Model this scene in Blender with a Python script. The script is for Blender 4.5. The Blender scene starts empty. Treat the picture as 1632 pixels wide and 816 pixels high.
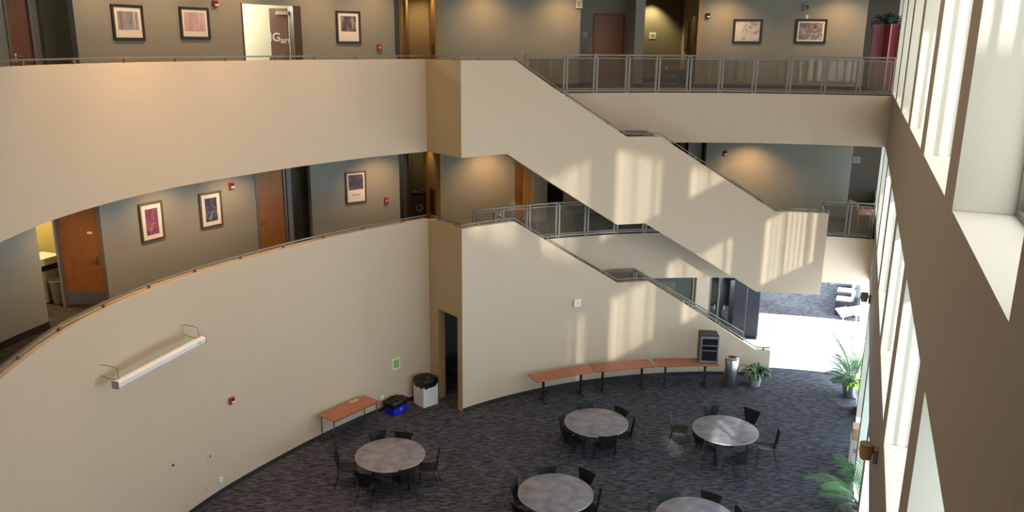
import bpy, bmesh, math, random
from mathutils import Vector, Matrix
random.seed(7)
scene = bpy.context.scene
COL = scene.collection
R = math.radians
# ------------------------------------------------------------------ camera
FPX, PITCH, ROLL, EYE = 1290.0, R(14.6), R(0.6), 9.86
_f = Vector((0, math.cos(PITCH), -math.sin(PITCH)))
_u = Vector((0, math.sin(PITCH), math.cos(PITCH)))
_r = Vector((1, 0, 0))
CR = math.cos(ROLL) * _r + math.sin(ROLL) * _u
CU = math.cos(ROLL) * _u - math.sin(ROLL) * _r
cd = bpy.data.cameras.new('camera')
cd.sensor_width = 36.0
cd.lens = FPX / 1632 * 36
cd.clip_start = 0.05
cd.clip_end = 300
cam = bpy.data.objects.new('camera', cd)
COL.objects.link(cam)
M = Matrix((CR, CU, -_f)).transposed().to_4x4()
M.translation = Vector((0, 0, EYE))
cam.matrix_world = M
scene.camera = cam
scene.view_settings.view_transform = 'Standard'
scene.view_settings.look = 'None'
scene.view_settings.exposure = -0.06
scene.view_settings.gamma = 1.0
scene.view_settings.use_curve_mapping = False
scene.cycles.use_denoising = True
scene.cycles.max_bounces = 8
scene.cycles.diffuse_bounces = 5
scene.cycles.transparent_max_bounces = 12
scene.cycles.sample_clamp_indirect = 6.0
scene.cycles.caustics_reflective = False
scene.cycles.caustics_refractive = False
# ------------------------------------------------------------------ window wall frame (used by the daylight too)
WK = 0.425
WP0 = Vector((0.82, 0, 0))
WT = Vector((WK, 1, 0)).normalized()           # along the wall, away from the camera
WN = Vector((1, -WK, 0)).normalized()          # outwards
WYAW = math.atan2(WT.y, WT.x)
def wpt(s, p, z):
    return WP0 + WT * s + WN * p + Vector((0, 0, z))
# ------------------------------------------------------------------ world + daylight
w = bpy.data.worlds.new('world'); scene.world = w; w.use_nodes = True
bg = w.node_tree.nodes['Background']
bg.inputs[0].default_value = (0.86, 0.93, 1.0, 1); bg.inputs[1].default_value = 2.0
def light(name, kind, loc, energy, color=(1, 1, 1), **k):
    l = bpy.data.lights.new(name, kind); l.energy = energy; l.color = color
    for a, v in k.items(): setattr(l, a, v)
    o = bpy.data.objects.new(name, l); COL.objects.link(o); o.location = loc
    return o
def aim(o, d):
    o.rotation_euler = Vector(d).to_track_quat('-Z', 'Y').to_euler()
SUN_DIR = Vector((-0.224, 0.974, -0.345))
sun = light('sun', 'SUN', (20, -30, 25), 12.0, (1.0, 0.95, 0.85), angle=R(1.2)); aim(sun, SUN_DIR)
def window_light(name, s0, s1, z0, z1, watts, color, p=0.62):
    o = light(name, 'AREA', wpt((s0 + s1) / 2, p, (z0 + z1) / 2), watts, color, shape='RECTANGLE', size=s1 - s0, size_y=z1 - z0)
    zax = WN; xax = WT; yax = zax.cross(xax)
    m = Matrix((xax, yax, zax)).transposed().to_4x4(); m.translation = o.location; o.matrix_world = m
    return o
DAY = (1.0, 0.97, 0.94)
DAYB = (0.80, 0.86, 1.0)
window_light('daylight_upper', 4, 31, 8.7, 11.5, 1700, DAY)
window_light('daylight_middle', 4, 31, 4.75, 7.0, 1650, (0.90, 0.96, 1.0))
window_light('daylight_ground', 7, 22, 0.1, 2.9, 9500, (0.70, 0.80, 1.0))
window_light('daylight_lobby', 23, 38, 0.1, 2.7, 2300, DAYB)
def ceiling_glow(name, loc, size, watts, color):
    o = light(name, 'AREA', loc, watts, color, shape='RECTANGLE', size=size[0], size_y=size[1]); return o
ceiling_glow('atrium_ceiling_light', (1.0, 12.0, 12.7), (9, 12), 420, (1.0, 0.76, 0.50))

# ------------------------------------------------------------------ pixel helpers (photo pixel -> point on a real surface)
def ray(x, y):
    return CR * ((x - 816) / FPX) + CU * (-(y - 408) / FPX) + _f
O = Vector((0, 0, EYE))
def on_z(x, y, z):
    d = ray(x, y); return O + d * ((z - EYE) / d.z)
def on_plane(x, y, P, n):
    d = ray(x, y); return O + d * ((Vector(P) - O).dot(n) / d.dot(n))
def on_cyl(x, y, C, r):
    d = ray(x, y); ox, oy = -C[0], -C[1]
    a = d.x * d.x + d.y * d.y; b = ox * d.x + oy * d.y; c = ox * ox + oy * oy - r * r
    return O + d * ((-b + math.sqrt(b * b - a * c)) / a)
def ang(p, C):
    return math.degrees(math.atan2(p.y - C[1], p.x - C[0]))
def on_wall(x, y):
    return on_plane(x, y, WP0, WN)
C1, RW1 = (4.8, 11.8), 14.5        # curved corridor wall on the left
C2, RW2 = (6.52, 11.21), 16.0      # curved corridor wall on the right
RS, RE = 12.25, 13.45              # stair front, slab edge
def pol(C, r, a, z=0.0):
    return Vector((C[0] + r * math.cos(R(a)), C[1] + r * math.sin(R(a)), z))
# ------------------------------------------------------------------ materials
def new_mat(name):
    m = bpy.data.materials.new(name); m.use_nodes = True
    nt = m.node_tree; b = nt.nodes['Principled BSDF']
    return m, nt, b
def mat(name, col, rough=0.6, metal=0.0, var=0.06, scale=8.0, bump=0.0, spec=0.5, stretch=None):
    m, nt, b = new_mat(name)
    tc = nt.nodes.new('ShaderNodeTexCoord'); mp = nt.nodes.new('ShaderNodeMapping')
    if stretch: mp.inputs['Scale'].default_value = stretch
    nz = nt.nodes.new('ShaderNodeTexNoise'); nz.inputs['Scale'].default_value = scale; nz.inputs['Detail'].default_value = 4
    mx = nt.nodes.new('ShaderNodeMix'); mx.data_type = 'RGBA'
    mx.inputs[6].default_value = tuple(c * (1 - var) for c in col) + (1,)
    mx.inputs[7].default_value = tuple(min(1, c * (1 + var)) for c in col) + (1,)
    L = nt.links.new
    L(tc.outputs['Object'], mp.inputs[0]); L(mp.outputs[0], nz.inputs['Vector']); L(nz.outputs['Fac'], mx.inputs[0]); L(mx.outputs[2], b.inputs['Base Color'])
    b.inputs['Roughness'].default_value = rough; b.inputs['Metallic'].default_value = metal
    b.inputs['Specular IOR Level'].default_value = spec
    if bump:
        bp = nt.nodes.new('ShaderNodeBump'); bp.inputs['Strength'].default_value = bump; bp.inputs['Distance'].default_value = 0.01
        L(nz.outputs['Fac'], bp.inputs['Height']); L(bp.outputs[0], b.inputs['Normal'])
    return m
def glass_mat(name, tint, gloss=0.06, diffuse=0.0, dcol=(.8, .85, .85)):
    m = bpy.data.materials.new(name); m.use_nodes = True; nt = m.node_tree; nt.nodes.clear()
    out = nt.nodes.new('ShaderNodeOutputMaterial'); t = nt.nodes.new('ShaderNodeBsdfTransparent'); g = nt.nodes.new('ShaderNodeBsdfGlossy')
    t.inputs[0].default_value = tint + (1,); g.inputs['Roughness'].default_value = 0.03
    mx = nt.nodes.new('ShaderNodeMixShader'); mx.inputs[0].default_value = gloss
    nt.links.new(t.outputs[0], mx.inputs[1]); nt.links.new(g.outputs[0], mx.inputs[2]); last = mx
    if diffuse:
        df = nt.nodes.new('ShaderNodeBsdfDiffuse'); df.inputs[0].default_value = dcol + (1,)
        m2 = nt.nodes.new('ShaderNodeMixShader'); m2.inputs[0].default_value = diffuse
        nt.links.new(mx.outputs[0], m2.inputs[1]); nt.links.new(df.outputs[0], m2.inputs[2]); last = m2
    nt.links.new(last.outputs[0], out.inputs[0]); return m
def wood(name, c1, c2, rough=0.4, scale=2.0, stretch=(1, 1, 14)):
    m, nt, b = new_mat(name); L = nt.links.new
    tc = nt.nodes.new('ShaderNodeTexCoord'); mp = nt.nodes.new('ShaderNodeMapping'); mp.inputs['Scale'].default_value = tuple(1.0 / s * 10 for s in stretch)
    nz = nt.nodes.new('ShaderNodeTexNoise'); nz.inputs['Scale'].default_value = scale; nz.inputs['Detail'].default_value = 8; nz.inputs['Roughness'].default_value = .65
    cr = nt.nodes.new('ShaderNodeValToRGB'); cr.color_ramp.elements[0].color = c1 + (1,); cr.color_ramp.elements[1].color = c2 + (1,)
    cr.color_ramp.elements[0].position = .35; cr.color_ramp.elements[1].position = .65
    L(tc.outputs['Object'], mp.inputs[0]); L(mp.outputs[0], nz.inputs['Vector']); L(nz.outputs['Fac'], cr.inputs[0]); L(cr.outputs[0], b.inputs['Base Color'])
    b.inputs['Roughness'].default_value = rough; return m
def carpet(name, dark, mid, lightc, rot=0.0):
    m, nt, b = new_mat(name); L = nt.links.new
    tc = nt.nodes.new('ShaderNodeTexCoord'); mp = nt.nodes.new('ShaderNodeMapping')
    mp.inputs['Rotation'].default_value = (0, 0, rot); mp.inputs['Scale'].default_value = (2.6, 17.0, 1)
    nz = nt.nodes.new('ShaderNodeTexNoise'); nz.inputs['Scale'].default_value = 1.7; nz.inputs['Detail'].default_value = 3; nz.inputs['Distortion'].default_value = 0.8
    cr = nt.nodes.new('ShaderNodeValToRGB'); e = cr.color_ramp.elements
    e[0].position = .36; e[0].color = dark + (1,); e[1].position = .64; e[1].color = lightc + (1,); k = e.new(.5); k.color = mid + (1,)
    n2 = nt.nodes.new('ShaderNodeTexNoise'); n2.inputs['Scale'].default_value = 160; n2.inputs['Detail'].default_value = 2
    L(tc.outputs['Object'], n2.inputs['Vector'])
    mx = nt.nodes.new('ShaderNodeMix'); mx.data_type = 'RGBA'; mx.blend_type = 'MULTIPLY'; mx.inputs[0].default_value = .5
    L(tc.outputs['Object'], mp.inputs[0]); L(mp.outputs[0], nz.inputs['Vector']); L(nz.outputs['Fac'], cr.inputs[0])
    L(cr.outputs[0], mx.inputs[6]); L(n2.outputs['Fac'], mx.inputs[7]); L(mx.outputs[2], b.inputs['Base Color'])
    b.inputs['Roughness'].default_value = .95; b.inputs['Specular IOR Level'].default_value = .15; return m
def speckle(name, a, c, rough=.4, scale=60):
    m, nt, b = new_mat(name); L = nt.links.new
    tc = nt.nodes.new('ShaderNodeTexCoord'); n1 = nt.nodes.new('ShaderNodeTexNoise'); n1.inputs['Scale'].default_value = scale; n1.inputs['Detail'].default_value = 6
    n2 = nt.nodes.new('ShaderNodeTexNoise'); n2.inputs['Scale'].default_value = 4; n2.inputs['Detail'].default_value = 3
    ad = nt.nodes.new('ShaderNodeMath'); ad.operation = 'MULTIPLY_ADD'; ad.inputs[1].default_value = .6
    cr = nt.nodes.new('ShaderNodeValToRGB'); cr.color_ramp.elements[0].position = .55; cr.color_ramp.elements[1].position = 1.0
    cr.color_ramp.elements[0].color = a + (1,); cr.color_ramp.elements[1].color = c + (1,)
    L(tc.outputs['Object'], n1.inputs['Vector']); L(tc.outputs['Object'], n2.inputs['Vector']); L(n1.outputs['Fac'], ad.inputs[0]); L(n2.outputs['Fac'], ad.inputs[2]); L(ad.outputs[0], cr.inputs[0]); L(cr.outputs[0], b.inputs['Base Color'])
    b.inputs['Roughness'].default_value = rough; return m
BEIGE = mat('beige_paint', (0.59, 0.485, 0.37), .85, var=.02, scale=3, bump=.03, spec=.25)
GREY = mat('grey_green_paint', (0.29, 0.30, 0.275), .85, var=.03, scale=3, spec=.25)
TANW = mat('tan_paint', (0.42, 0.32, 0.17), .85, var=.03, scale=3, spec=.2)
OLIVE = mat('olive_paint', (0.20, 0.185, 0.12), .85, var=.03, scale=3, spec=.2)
YELLOW = mat('yellow_paint', (0.75, 0.58, 0.22), .8, var=.03)
CREAM = mat('cream_paint', (0.85, 0.80, 0.62), .8, var=.02)
BEIGE_SHADED = mat('shaded_beige_panel', (0.31, 0.255, 0.212), .75, var=.05, scale=4, spec=.3, stretch=(1, 1, .12))  # beige paint with its backlit shade put into the colour
JAMB = mat('pale_jamb_paint', (0.72, 0.72, 0.64), .7, var=.02)
SILL = mat('white_sill', (0.80, 0.80, 0.77), .5, var=.03)
SHADE = mat('pale_shade', (0.70, 0.74, 0.70), .8, var=.02)
_nt = SHADE.node_tree; _tr = _nt.nodes.new('ShaderNodeBsdfTranslucent'); _tr.inputs[0].default_value = (.78, .82, .80, 1)
_mx = _nt.nodes.new('ShaderNodeMixShader'); _mx.inputs[0].default_value = .6
_nt.links.new(_nt.nodes['Principled BSDF'].outputs[0], _mx.inputs[1]); _nt.links.new(_tr.outputs[0], _mx.inputs[2]); _nt.links.new(_mx.outputs[0], _nt.nodes['Material Output'].inputs[0])
CEIL = mat('ceiling_white', (0.72, 0.70, 0.66), .9, var=.03)
CARPET = carpet('charcoal_carpet', (.024, .025, .033), (.070, .072, .092), (.155, .16, .20), R(-14))
CARPET2 = carpet('brown_grey_carpet', (.045, .038, .034), (.085, .075, .068), (.12, .108, .10), R(20))
TILE = mat('white_tile', (.86, .86, .86), .35, var=.03, scale=2)
BASEB = mat('black_baseboard', (.022, .022, .024), .6)
DOORW = wood('maple_door', (.30, .115, .03), (.36, .15, .045), .4)
DOORD = wood('dark_door', (.17, .06, .035), (.22, .085, .05), .45)
REDW = wood('cherry_laminate', (.31, .095, .05), (.37, .125, .068), .35, 3, (12, 2, 2))
FRAMEM = mat('taupe_metal_frame', (.19, .175, .15), .5, .3)
RAILM = mat('bronze_grey_rail', (.23, .205, .17), .38, .6)
RAILG = mat('grey_railing_metal', (.21, .195, .165), .42, .55)
BLACKM = mat('black_metal', (.012, .012, .013), .45, .2)
BLACKW = mat('black_stained_plywood', (.010, .010, .011), .55, 0, .15, spec=.25)
CHROME = mat('chrome', (.62, .62, .62), .18, 1.0)
STEEL = mat('brushed_steel', (.55, .55, .56), .28, 1.0, .12, 30, stretch=(1, 1, .03))
TABLET = speckle('grey_speckled_laminate', (.115, .113, .142), (.27, .27, .33), .38, 70)
TEDGE = mat('light_table_edge', (.36, .35, .35), .5)
WHITE = mat('white_plastic', (.82, .82, .82), .45)
OFFW = mat('offwhite_plate', (.68, .64, .53), .5)
BLACKF = mat('black_frame', (.012, .009, .007), .35)
GOLDF = mat('bronze_frame', (.13, .095, .05), .4, .35)
MATB = mat('white_mat_board', (.78, .77, .76), .8)
REDP = mat('red_device', (.32, .018, .02), .35)
BAG = mat('black_bin_bag', (.008, .008, .009), .28, 0, .2, 25, .6)
BLUE = mat('blue_bin_plastic', (.012, .018, .60), .4)
LBLUE = mat('light_blue_print', (.35, .42, .85), .5)
LEAF = mat('green_leaf', (.055, .17, .045), .45, 0, .35, 9)
LEAFD = mat('dark_leaf', (.022, .055, .03), .4, 0, .35, 9)
LEAFY = mat('yellow_green_leaf', (.32, .52, .06), .5, 0, .3, 9)
STEMM = mat('stem', (.16, .17, .07), .6)
SOIL = mat('soil', (.03, .022, .016), .95)
POTG = mat('grey_green_pot', (.30, .33, .30), .6)
GLASSC = glass_mat('clear_glass', (.93, .97, .96), .05)
GLASST = glass_mat('tinted_glass', (.56, .57, .56), .06)
GLASSR = glass_mat('railing_glass', (.74, .71, .66), .04, .10, (.45, .41, .34))
DGLASS = mat('dark_glass', (.012, .013, .018), .08, 0, .05, spec=.8)
DPANEL = mat('dark_panel', (.022, .022, .028), .3)
MAROON = mat('maroon_panel', (.13, .012, .024), .5, .1)
CARD = mat('cardboard', (.50, .36, .22), .85)
ORANGE = mat('orange_wood', (.62, .17, .06), .5)
CUSHW = mat('white_upholstery', (.85, .85, .85), .8)
CUSHB = mat('black_upholstery', (.012, .012, .02), .7)
GREENP = mat('green_print', (.22, .45, .14), .6)
GREYP = mat('grey_plastic', (.35, .35, .33), .5)
PAPER = mat('paper', (.75, .73, .68), .8)
def print_mat(name, cols, scale, stretch=(1, 1, 1), dist=0.0, kind='noise'):
    m, nt, b = new_mat(name); L = nt.links.new
    tc = nt.nodes.new('ShaderNodeTexCoord'); mp = nt.nodes.new('ShaderNodeMapping'); mp.inputs['Scale'].default_value = stretch
    if kind == 'wave':
        nz = nt.nodes.new('ShaderNodeTexWave'); nz.inputs['Detail'].default_value = 3
    else:
        nz = nt.nodes.new('ShaderNodeTexNoise'); nz.inputs['Detail'].default_value = 5
    nz.inputs['Scale'].default_value = scale; nz.inputs['Distortion'].default_value = dist
    cr = nt.nodes.new('ShaderNodeValToRGB'); e = cr.color_ramp.elements
    e[0].position = .3; e[0].color = cols[0] + (1,); e[1].position = .72; e[1].color = cols[-1] + (1,)
    for i, c in enumerate(cols[1:-1]):
        k = e.new(.3 + .42 * (i + 1) / (len(cols) - 1)); k.color = c + (1,)
    L(tc.outputs['Object'], mp.inputs[0]); L(mp.outputs[0], nz.inputs['Vector']); L(nz.outputs['Fac'], cr.inputs[0]); L(cr.outputs[0], b.inputs['Base Color'])
    b.inputs['Roughness'].default_value = .5; return m
# ------------------------------------------------------------------ mesh builder
class MB:
    def __init__(s): s.v = []; s.f = []; s.m = []
    def add(s, verts, faces, mi=0):
        o = len(s.v); s.v += [Vector(v) for v in verts]
        for k, f in enumerate(faces):
            s.f.append([i + o for i in f]); s.m.append(mi[k] if isinstance(mi, (list, tuple)) else mi)
        return s
    def box(s, c, d, yaw=0.0, mi=0, tilt=None):
        hx, hy, hz = d[0] / 2, d[1] / 2, d[2] / 2
        m = Matrix.Rotation(yaw, 3, 'Z')
        if tilt: m = m @ Matrix.Rotation(tilt[1], 3, tilt[0])
        vs = [Vector(c) + m @ Vector((x, y, z)) for x in (-hx, hx) for y in (-hy, hy) for z in (-hz, hz)]
        return s.add(vs, [(0, 1, 3, 2), (4, 6, 7, 5), (0, 4, 5, 1), (2, 3, 7, 6), (0, 2, 6, 4), (1, 5, 7, 3)], mi)
    def wbox(s, s0, s1, p0, p1, z0, z1, mi=0):
        """box in window-wall coordinates; mi = (inner, outer, sides, bottom, top)"""
        vs = [wpt(a, p, z) for a in (s0, s1) for p in (p0, p1) for z in (z0, z1)]
        if isinstance(mi, int): mi = (mi,) * 5
        return s.add(vs, [(0, 1, 3, 2), (4, 6, 7, 5), (0, 4, 5, 1), (2, 3, 7, 6), (0, 2, 6, 4), (1, 5, 7, 3)], [mi[2], mi[2], mi[0], mi[1], mi[3], mi[4]])
    def prism(s, pts, z0, z1, mi=(0, 0, 0)):
        n = len(pts); vs = [(p[0], p[1], z0) for p in pts] + [(p[0], p[1], z1) for p in pts]
        fs = [tuple(range(n - 1, -1, -1)), tuple(range(n, 2 * n))] + [(i, (i + 1) % n, n + (i + 1) % n, n + i) for i in range(n)]
        return s.add(vs, fs, [mi[0], mi[1]] + [mi[2]] * n)
    def strip(s, rows, closed=False, mi=0):
        """rows of equal length; quads between neighbours"""
        n = len(rows[0]); vs = [p for r in rows for p in r]; fs = []
        for i in range(len(rows) - 1 + (1 if closed else 0)):
            j = (i + 1) % len(rows)
            for k in range(n - 1): fs.append((i * n + k, j * n + k, j * n + k + 1, i * n + k + 1))
        return s.add(vs, fs, mi)
    def wallpath(s, inner, outer, zb, zt, mi=0):
        """solid wall between two plan polylines; zb / zt = per-point heights or numbers"""
        n = len(inner)
        B = zb if isinstance(zb, (list, tuple)) else [zb] * n; T = zt if isinstance(zt, (list, tuple)) else [zt] * n
        vs = []
        for i in range(n):
            a, b = inner[i], outer[i]
            vs += [(a[0], a[1], B[i]), (a[0], a[1], T[i]), (b[0], b[1], T[i]), (b[0], b[1], B[i])]
        fs = []
        for i in range(n - 1):
            o = 4 * i
            for k in range(4):
                l = (k + 1) % 4; fs.append((o + k, o + l, o + 4 + l, o + 4 + k))
        fs += [(0, 3, 2, 1), (4 * n - 4, 4 * n - 3, 4 * n - 2, 4 * n - 1)]
        return s.add(vs, fs, mi)
    def tube(s, pts, r, n=8, mi=0, cap=True):
        pts = [Vector(p) for p in pts]; rows = []
        for i, p in enumerate(pts):
            d = (pts[min(i + 1, len(pts) - 1)] - pts[max(i - 1, 0)]).normalized()
            a = Vector((0, 0, 1)) if abs(d.z) < .95 else Vector((1, 0, 0))
            x = d.cross(a).normalized(); y = d.cross(x); rr = r[i] if isinstance(r, (list, tuple)) else r
            rows.append([p + x * rr * math.cos(t) + y * rr * math.sin(t) for t in [2 * math.pi * k / n for k in range(n)]])
        o = len(s.v); s.strip([q + [q[0]] for q in rows], mi=mi)
        if cap:
            s.add(rows[0], [tuple(range(n))], mi); s.add(rows[-1], [tuple(range(n - 1, -1, -1))], mi)
        return s
    def flatbar(s, pts, wv, h, mi=0):
        """bar of width wv (horizontal) and height h along a polyline"""
        pts = [Vector(p) for p in pts]; rows = []
        for i, p in enumerate(pts):
            d = (pts[min(i + 1, len(pts) - 1)] - pts[max(i - 1, 0)]); d.z = 0; d.normalize()
            x = Vector((-d.y, d.x, 0)) * wv / 2; z = Vector((0, 0, h / 2))
            rows.append([p - x - z, p + x - z, p + x + z, p - x + z, p - x - z])
        s.strip(rows, mi=mi); s.add(rows[0][:4], [(0, 1, 2, 3)], mi); s.add(rows[-1][:4], [(3, 2, 1, 0)], mi)
        return s
    def lathe(s, prof, n=32, c=(0, 0, 0), mi=0):
        rows = []
        for k in range(n):
            t = 2 * math.pi * k / n; rows.append([Vector((c[0] + r * math.cos(t), c[1] + r * math.sin(t), c[2] + z)) for r, z in prof])
        return s.strip(rows, True, mi)
def make(name, mb, mats, parent=None, smooth=False, bevel=0.0, kind=None, loc=None, yaw=None):
    me = bpy.data.meshes.new(name); me.from_pydata([tuple(v) for v in mb.v], [], mb.f)
    for m in (mats if isinstance(mats, (list, tuple)) else [mats]): me.materials.append(m)
    me.polygons.foreach_set('material_index', mb.m)
    bm = bmesh.new(); bm.from_mesh(me); bmesh.ops.remove_doubles(bm, verts=bm.verts, dist=1e-5); bmesh.ops.recalc_face_normals(bm, faces=bm.faces); bm.to_mesh(me); bm.free()
    if smooth:
        me.polygons.foreach_set('use_smooth', [True] * len(me.polygons))
        me.set_sharp_from_angle(angle=R(38))
    me.update()
    o = bpy.data.objects.new(name, me); COL.objects.link(o)
    if parent: o.parent = parent
    if kind: o['kind'] = kind
    if loc is not None: o.location = loc
    if yaw is not None: o.rotation_euler = (0, 0, yaw)
    if bevel:
        b = o.modifiers.new('bevel', 'BEVEL'); b.width = bevel; b.segments = 2; b.limit_method = 'ANGLE'; b.angle_limit = R(40)
    return o
def struct(name, mb, mats, parent=None, **k):
    for q in ('_a', '_b', '_c', '_d', '_e', '_f'):
        if name.endswith(q): name = name[:-2]
    name = name.replace('_second', '').replace('_third', '') if name.startswith('wall') else name
    return make(name, mb, mats, parent, kind=None if parent else 'structure', **k)
def tag(o, label, cat, group=None):
    o['label'] = label; o['category'] = cat
    if group: o['group'] = group
    return o
def thing(name, label, cat, loc=(0, 0, 0), yaw=0.0, group=None):
    o = bpy.data.objects.new(name, None); o.empty_display_size = .1; COL.objects.link(o)
    o.location = loc; o.rotation_euler = (0, 0, yaw); return tag(o, label, cat, group)
def copy_tree(o, parent=None):
    c = o.copy(); COL.objects.link(c)
    if parent: c.parent = parent
    for ch in list(o.children): copy_tree(ch, c)
    return c
# ================================================================== STRUCTURE
Z2, Z3, Z4 = 4.27, 8.54, 12.9
H2, H3 = 7.06, 11.75
def catmull(P, n=8):
    P = [Vector((p[0], p[1], 0)) for p in P]; out = []
    for i in range(len(P) - 1):
        a, b, c, d = P[max(i - 1, 0)], P[i], P[i + 1], P[min(i + 2, len(P) - 1)]
        for k in range(n):
            t = k / n
            out.append(.5 * ((2 * b) + (c - a) * t + (2 * a - 5 * b + 4 * c - d) * t * t + (3 * b - a - 3 * c + d) * t ** 3))
    out.append(P[-1]); return out
LC = catmull([(-4.2, -1.0), (-4.25, 2.0), (-5.2, 4.8), (-6.35, 7.5), (-7.1, 10.0), (-7.35, 11.6), (-7.38, 13.0), (-7.12, 14.6), (-6.6, 16.1), (-5.78, 17.6), (-4.85, 19.05), (-3.7, 20.5), (-2.32, 21.85)], 6)
def offset(P, d):
    out = []
    for i, p in enumerate(P):
        t = (P[min(i + 1, len(P) - 1)] - P[max(i - 1, 0)]).normalized(); out.append(p + Vector((-t.y, t.x, 0)) * d)
    return out
PC = LC[-1]; PE = pol(C2, RS, 129.8)
RT = (PE - PC).normalized(); RNB = Vector((-RT.y, RT.x, 0))       # behind the return wall
def arc(C, r, a0, a1, step=2.0):
    n = max(1, int(abs(a1 - a0) / step)); return [pol(C, r, a0 + (a1 - a0) * i / n) for i in range(n + 1)]
# ---- floors
def wall_hit(y): return Vector((0.82 + WK * y, y, 0))
mb = MB().prism([(-14, -1.2), wpt(-2.2, -.0, 0)[:2], wpt(42, -.0, 0)[:2], (-14, 38.6)], -.25, 0, (0, 0, 0))
struct('floor', mb, CARPET)
tl = arc(C2, 13.0, 86, 66.5) ; tl2 = arc(C2, 18.55, 60.6, 82.5)
struct('floor_tile', MB().prism([p[:2] for p in tl] + [p[:2] for p in tl2], .001, .006), TILE)
def slab(name, z0, z1, right_landing, mats):
    P = offset(LC, .1) + [PC + RNB * .1, PE + RNB * .1] + arc(C2, RS + .1, 129.6, 122.0) 
    P += arc(C2, RE, 122.0, 84.3)
    if right_landing: P += arc(C2, RS + .1, 84.3, 77.3)
    P += arc(C2, RE, 77.3 if right_landing else 84.0, 70.6)
    P += [wpt(26.2, -.012, 0), wpt(36.5, -.012, 0), Vector((-14, 34.4, 0)), Vector((-14, -1.0, 0))]
    Q = [P[0]]
    for p in P[1:]:
        if (Vector(p[:2]) - Vector(Q[-1][:2])).length > .02: Q.append(p)
    return struct(name, MB().prism([p[:2] for p in Q], z0, z1, (0, 1, 2)), mats)
slab('floor_second', 2.8, Z2, True, [CEIL, CARPET2, BEIGE])
slab('floor_third', H2, Z3, False, [CEIL, CARPET2, BEIGE])
slab('ceiling', H3, Z4, False, [CEIL, CEIL, BEIGE])
struct('ceiling_roof', MB().prism([(-15, -2), wpt(-3, .6, 0)[:2], wpt(42, .6, 0)[:2], (-15, 40)], Z4, Z4 + .2), CEIL)
struct('wall_back', MB().box((-1.6, -1.15, 6.4), (5.6, .2, 12.8)), BEIGE)
struct('wall_far', MB().box((-2.9, 36.3, 6.4), (22.4, .2, 12.8)), OLIVE)
struct('wall_far', MB().box((12.0, 36.3, 7.9), (7.4, .2, 9.8)), OLIVE)
struct('wall_outer', MB().box((-14.1, 18, 6.4), (.2, 40, 12.8)), OLIVE)
# ---- curved parapet walls on the left
struct('wall_left_lower', MB().wallpath(LC, offset(LC, .2), 0, 5.2), BEIGE)
struct('wall_left_upper', MB().wallpath(LC, offset(LC, .2), H2, 9.48), BEIGE)
# ---- return wall between the curve and the stair, with the doorway at ground level
L_ = (PE - PC).length
def rpt(t, d=0.0): return PC + RT * t + RNB * d
LR = L_ - .172
D0, D1 = .40, LR - .002
def rwall(segs):
    m = MB()
    for t0, t1, z0, z1 in segs:
        m.wallpath([rpt(t0), rpt(t1)], [rpt(t0, .2), rpt(t1, .2)], z0, z1)
        if t1 > L_ - .01: m.m[-1] = 1
    return m
TANR = mat('tan_return_paint', (0.47, 0.365, 0.225), .85, var=.02, scale=3, spec=.2)
struct('wall_return_lower', rwall([(0, D0, 0, 2.76), (0, LR, 2.76, 5.2)]), [TANR, BEIGE])
struct('wall_return_upper', rwall([(0, LR, H2, 9.48)]), [TANR, BEIGE])
m = MB()
for t0, t1 in ((D0, D0 + .05), (D1 - .04, D1)): m.wallpath([rpt(t0, -.01), rpt(t1, -.01)], [rpt(t0, .21), rpt(t1, .21)], 0, 2.71)
m.wallpath([rpt(D0, -.01), rpt(D1, -.01)], [rpt(D0, .21), rpt(D1, .21)], 2.71, 2.76)
struct('trim_1', m, TANW)
# ---- corridor walls
def arcwall(name, C, r, a0, a1, z0, z1, m, t=.15):
    n = max(1, int(abs(a1 - a0) / 2)); P = [pol(C, r, a0 + (a1 - a0) * i / n) for i in range(n + 1)]; Q = [pol(C, r + t, a0 + (a1 - a0) * i / n) for i in range(n + 1)]
    return struct(name, MB().wallpath(P, Q, z0, z1), m)
def base(name, C, r, a0, a1, z, h=.14, t=.014):
    n = max(1, int(abs(a1 - a0) / 2)); P = [pol(C, r - t, a0 + (a1 - a0) * i / n) for i in range(n + 1)]; Q = [pol(C, r, a0 + (a1 - a0) * i / n) for i in range(n + 1)]
    return struct(name, MB().wallpath(P, Q, z, z + h), BASEB)
def flatwall(name, a, b, z0, z1, m, t=.12, side=1):
    a = Vector((a[0], a[1], 0)); b = Vector((b[0], b[1], 0)); d = (b - a).normalized(); n = Vector((-d.y, d.x, 0)) * t * side
    return struct(name, MB().wallpath([a, b], [a + n, b + n], z0, z1), m)
A1 = lambda x, y: ang(on_cyl(x, y, C1, RW1), C1)
A2 = lambda x, y: ang(on_cyl(x, y, C2, RW2), C2)
def lw(px, y, a1=None): return A1(px, y)
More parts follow.
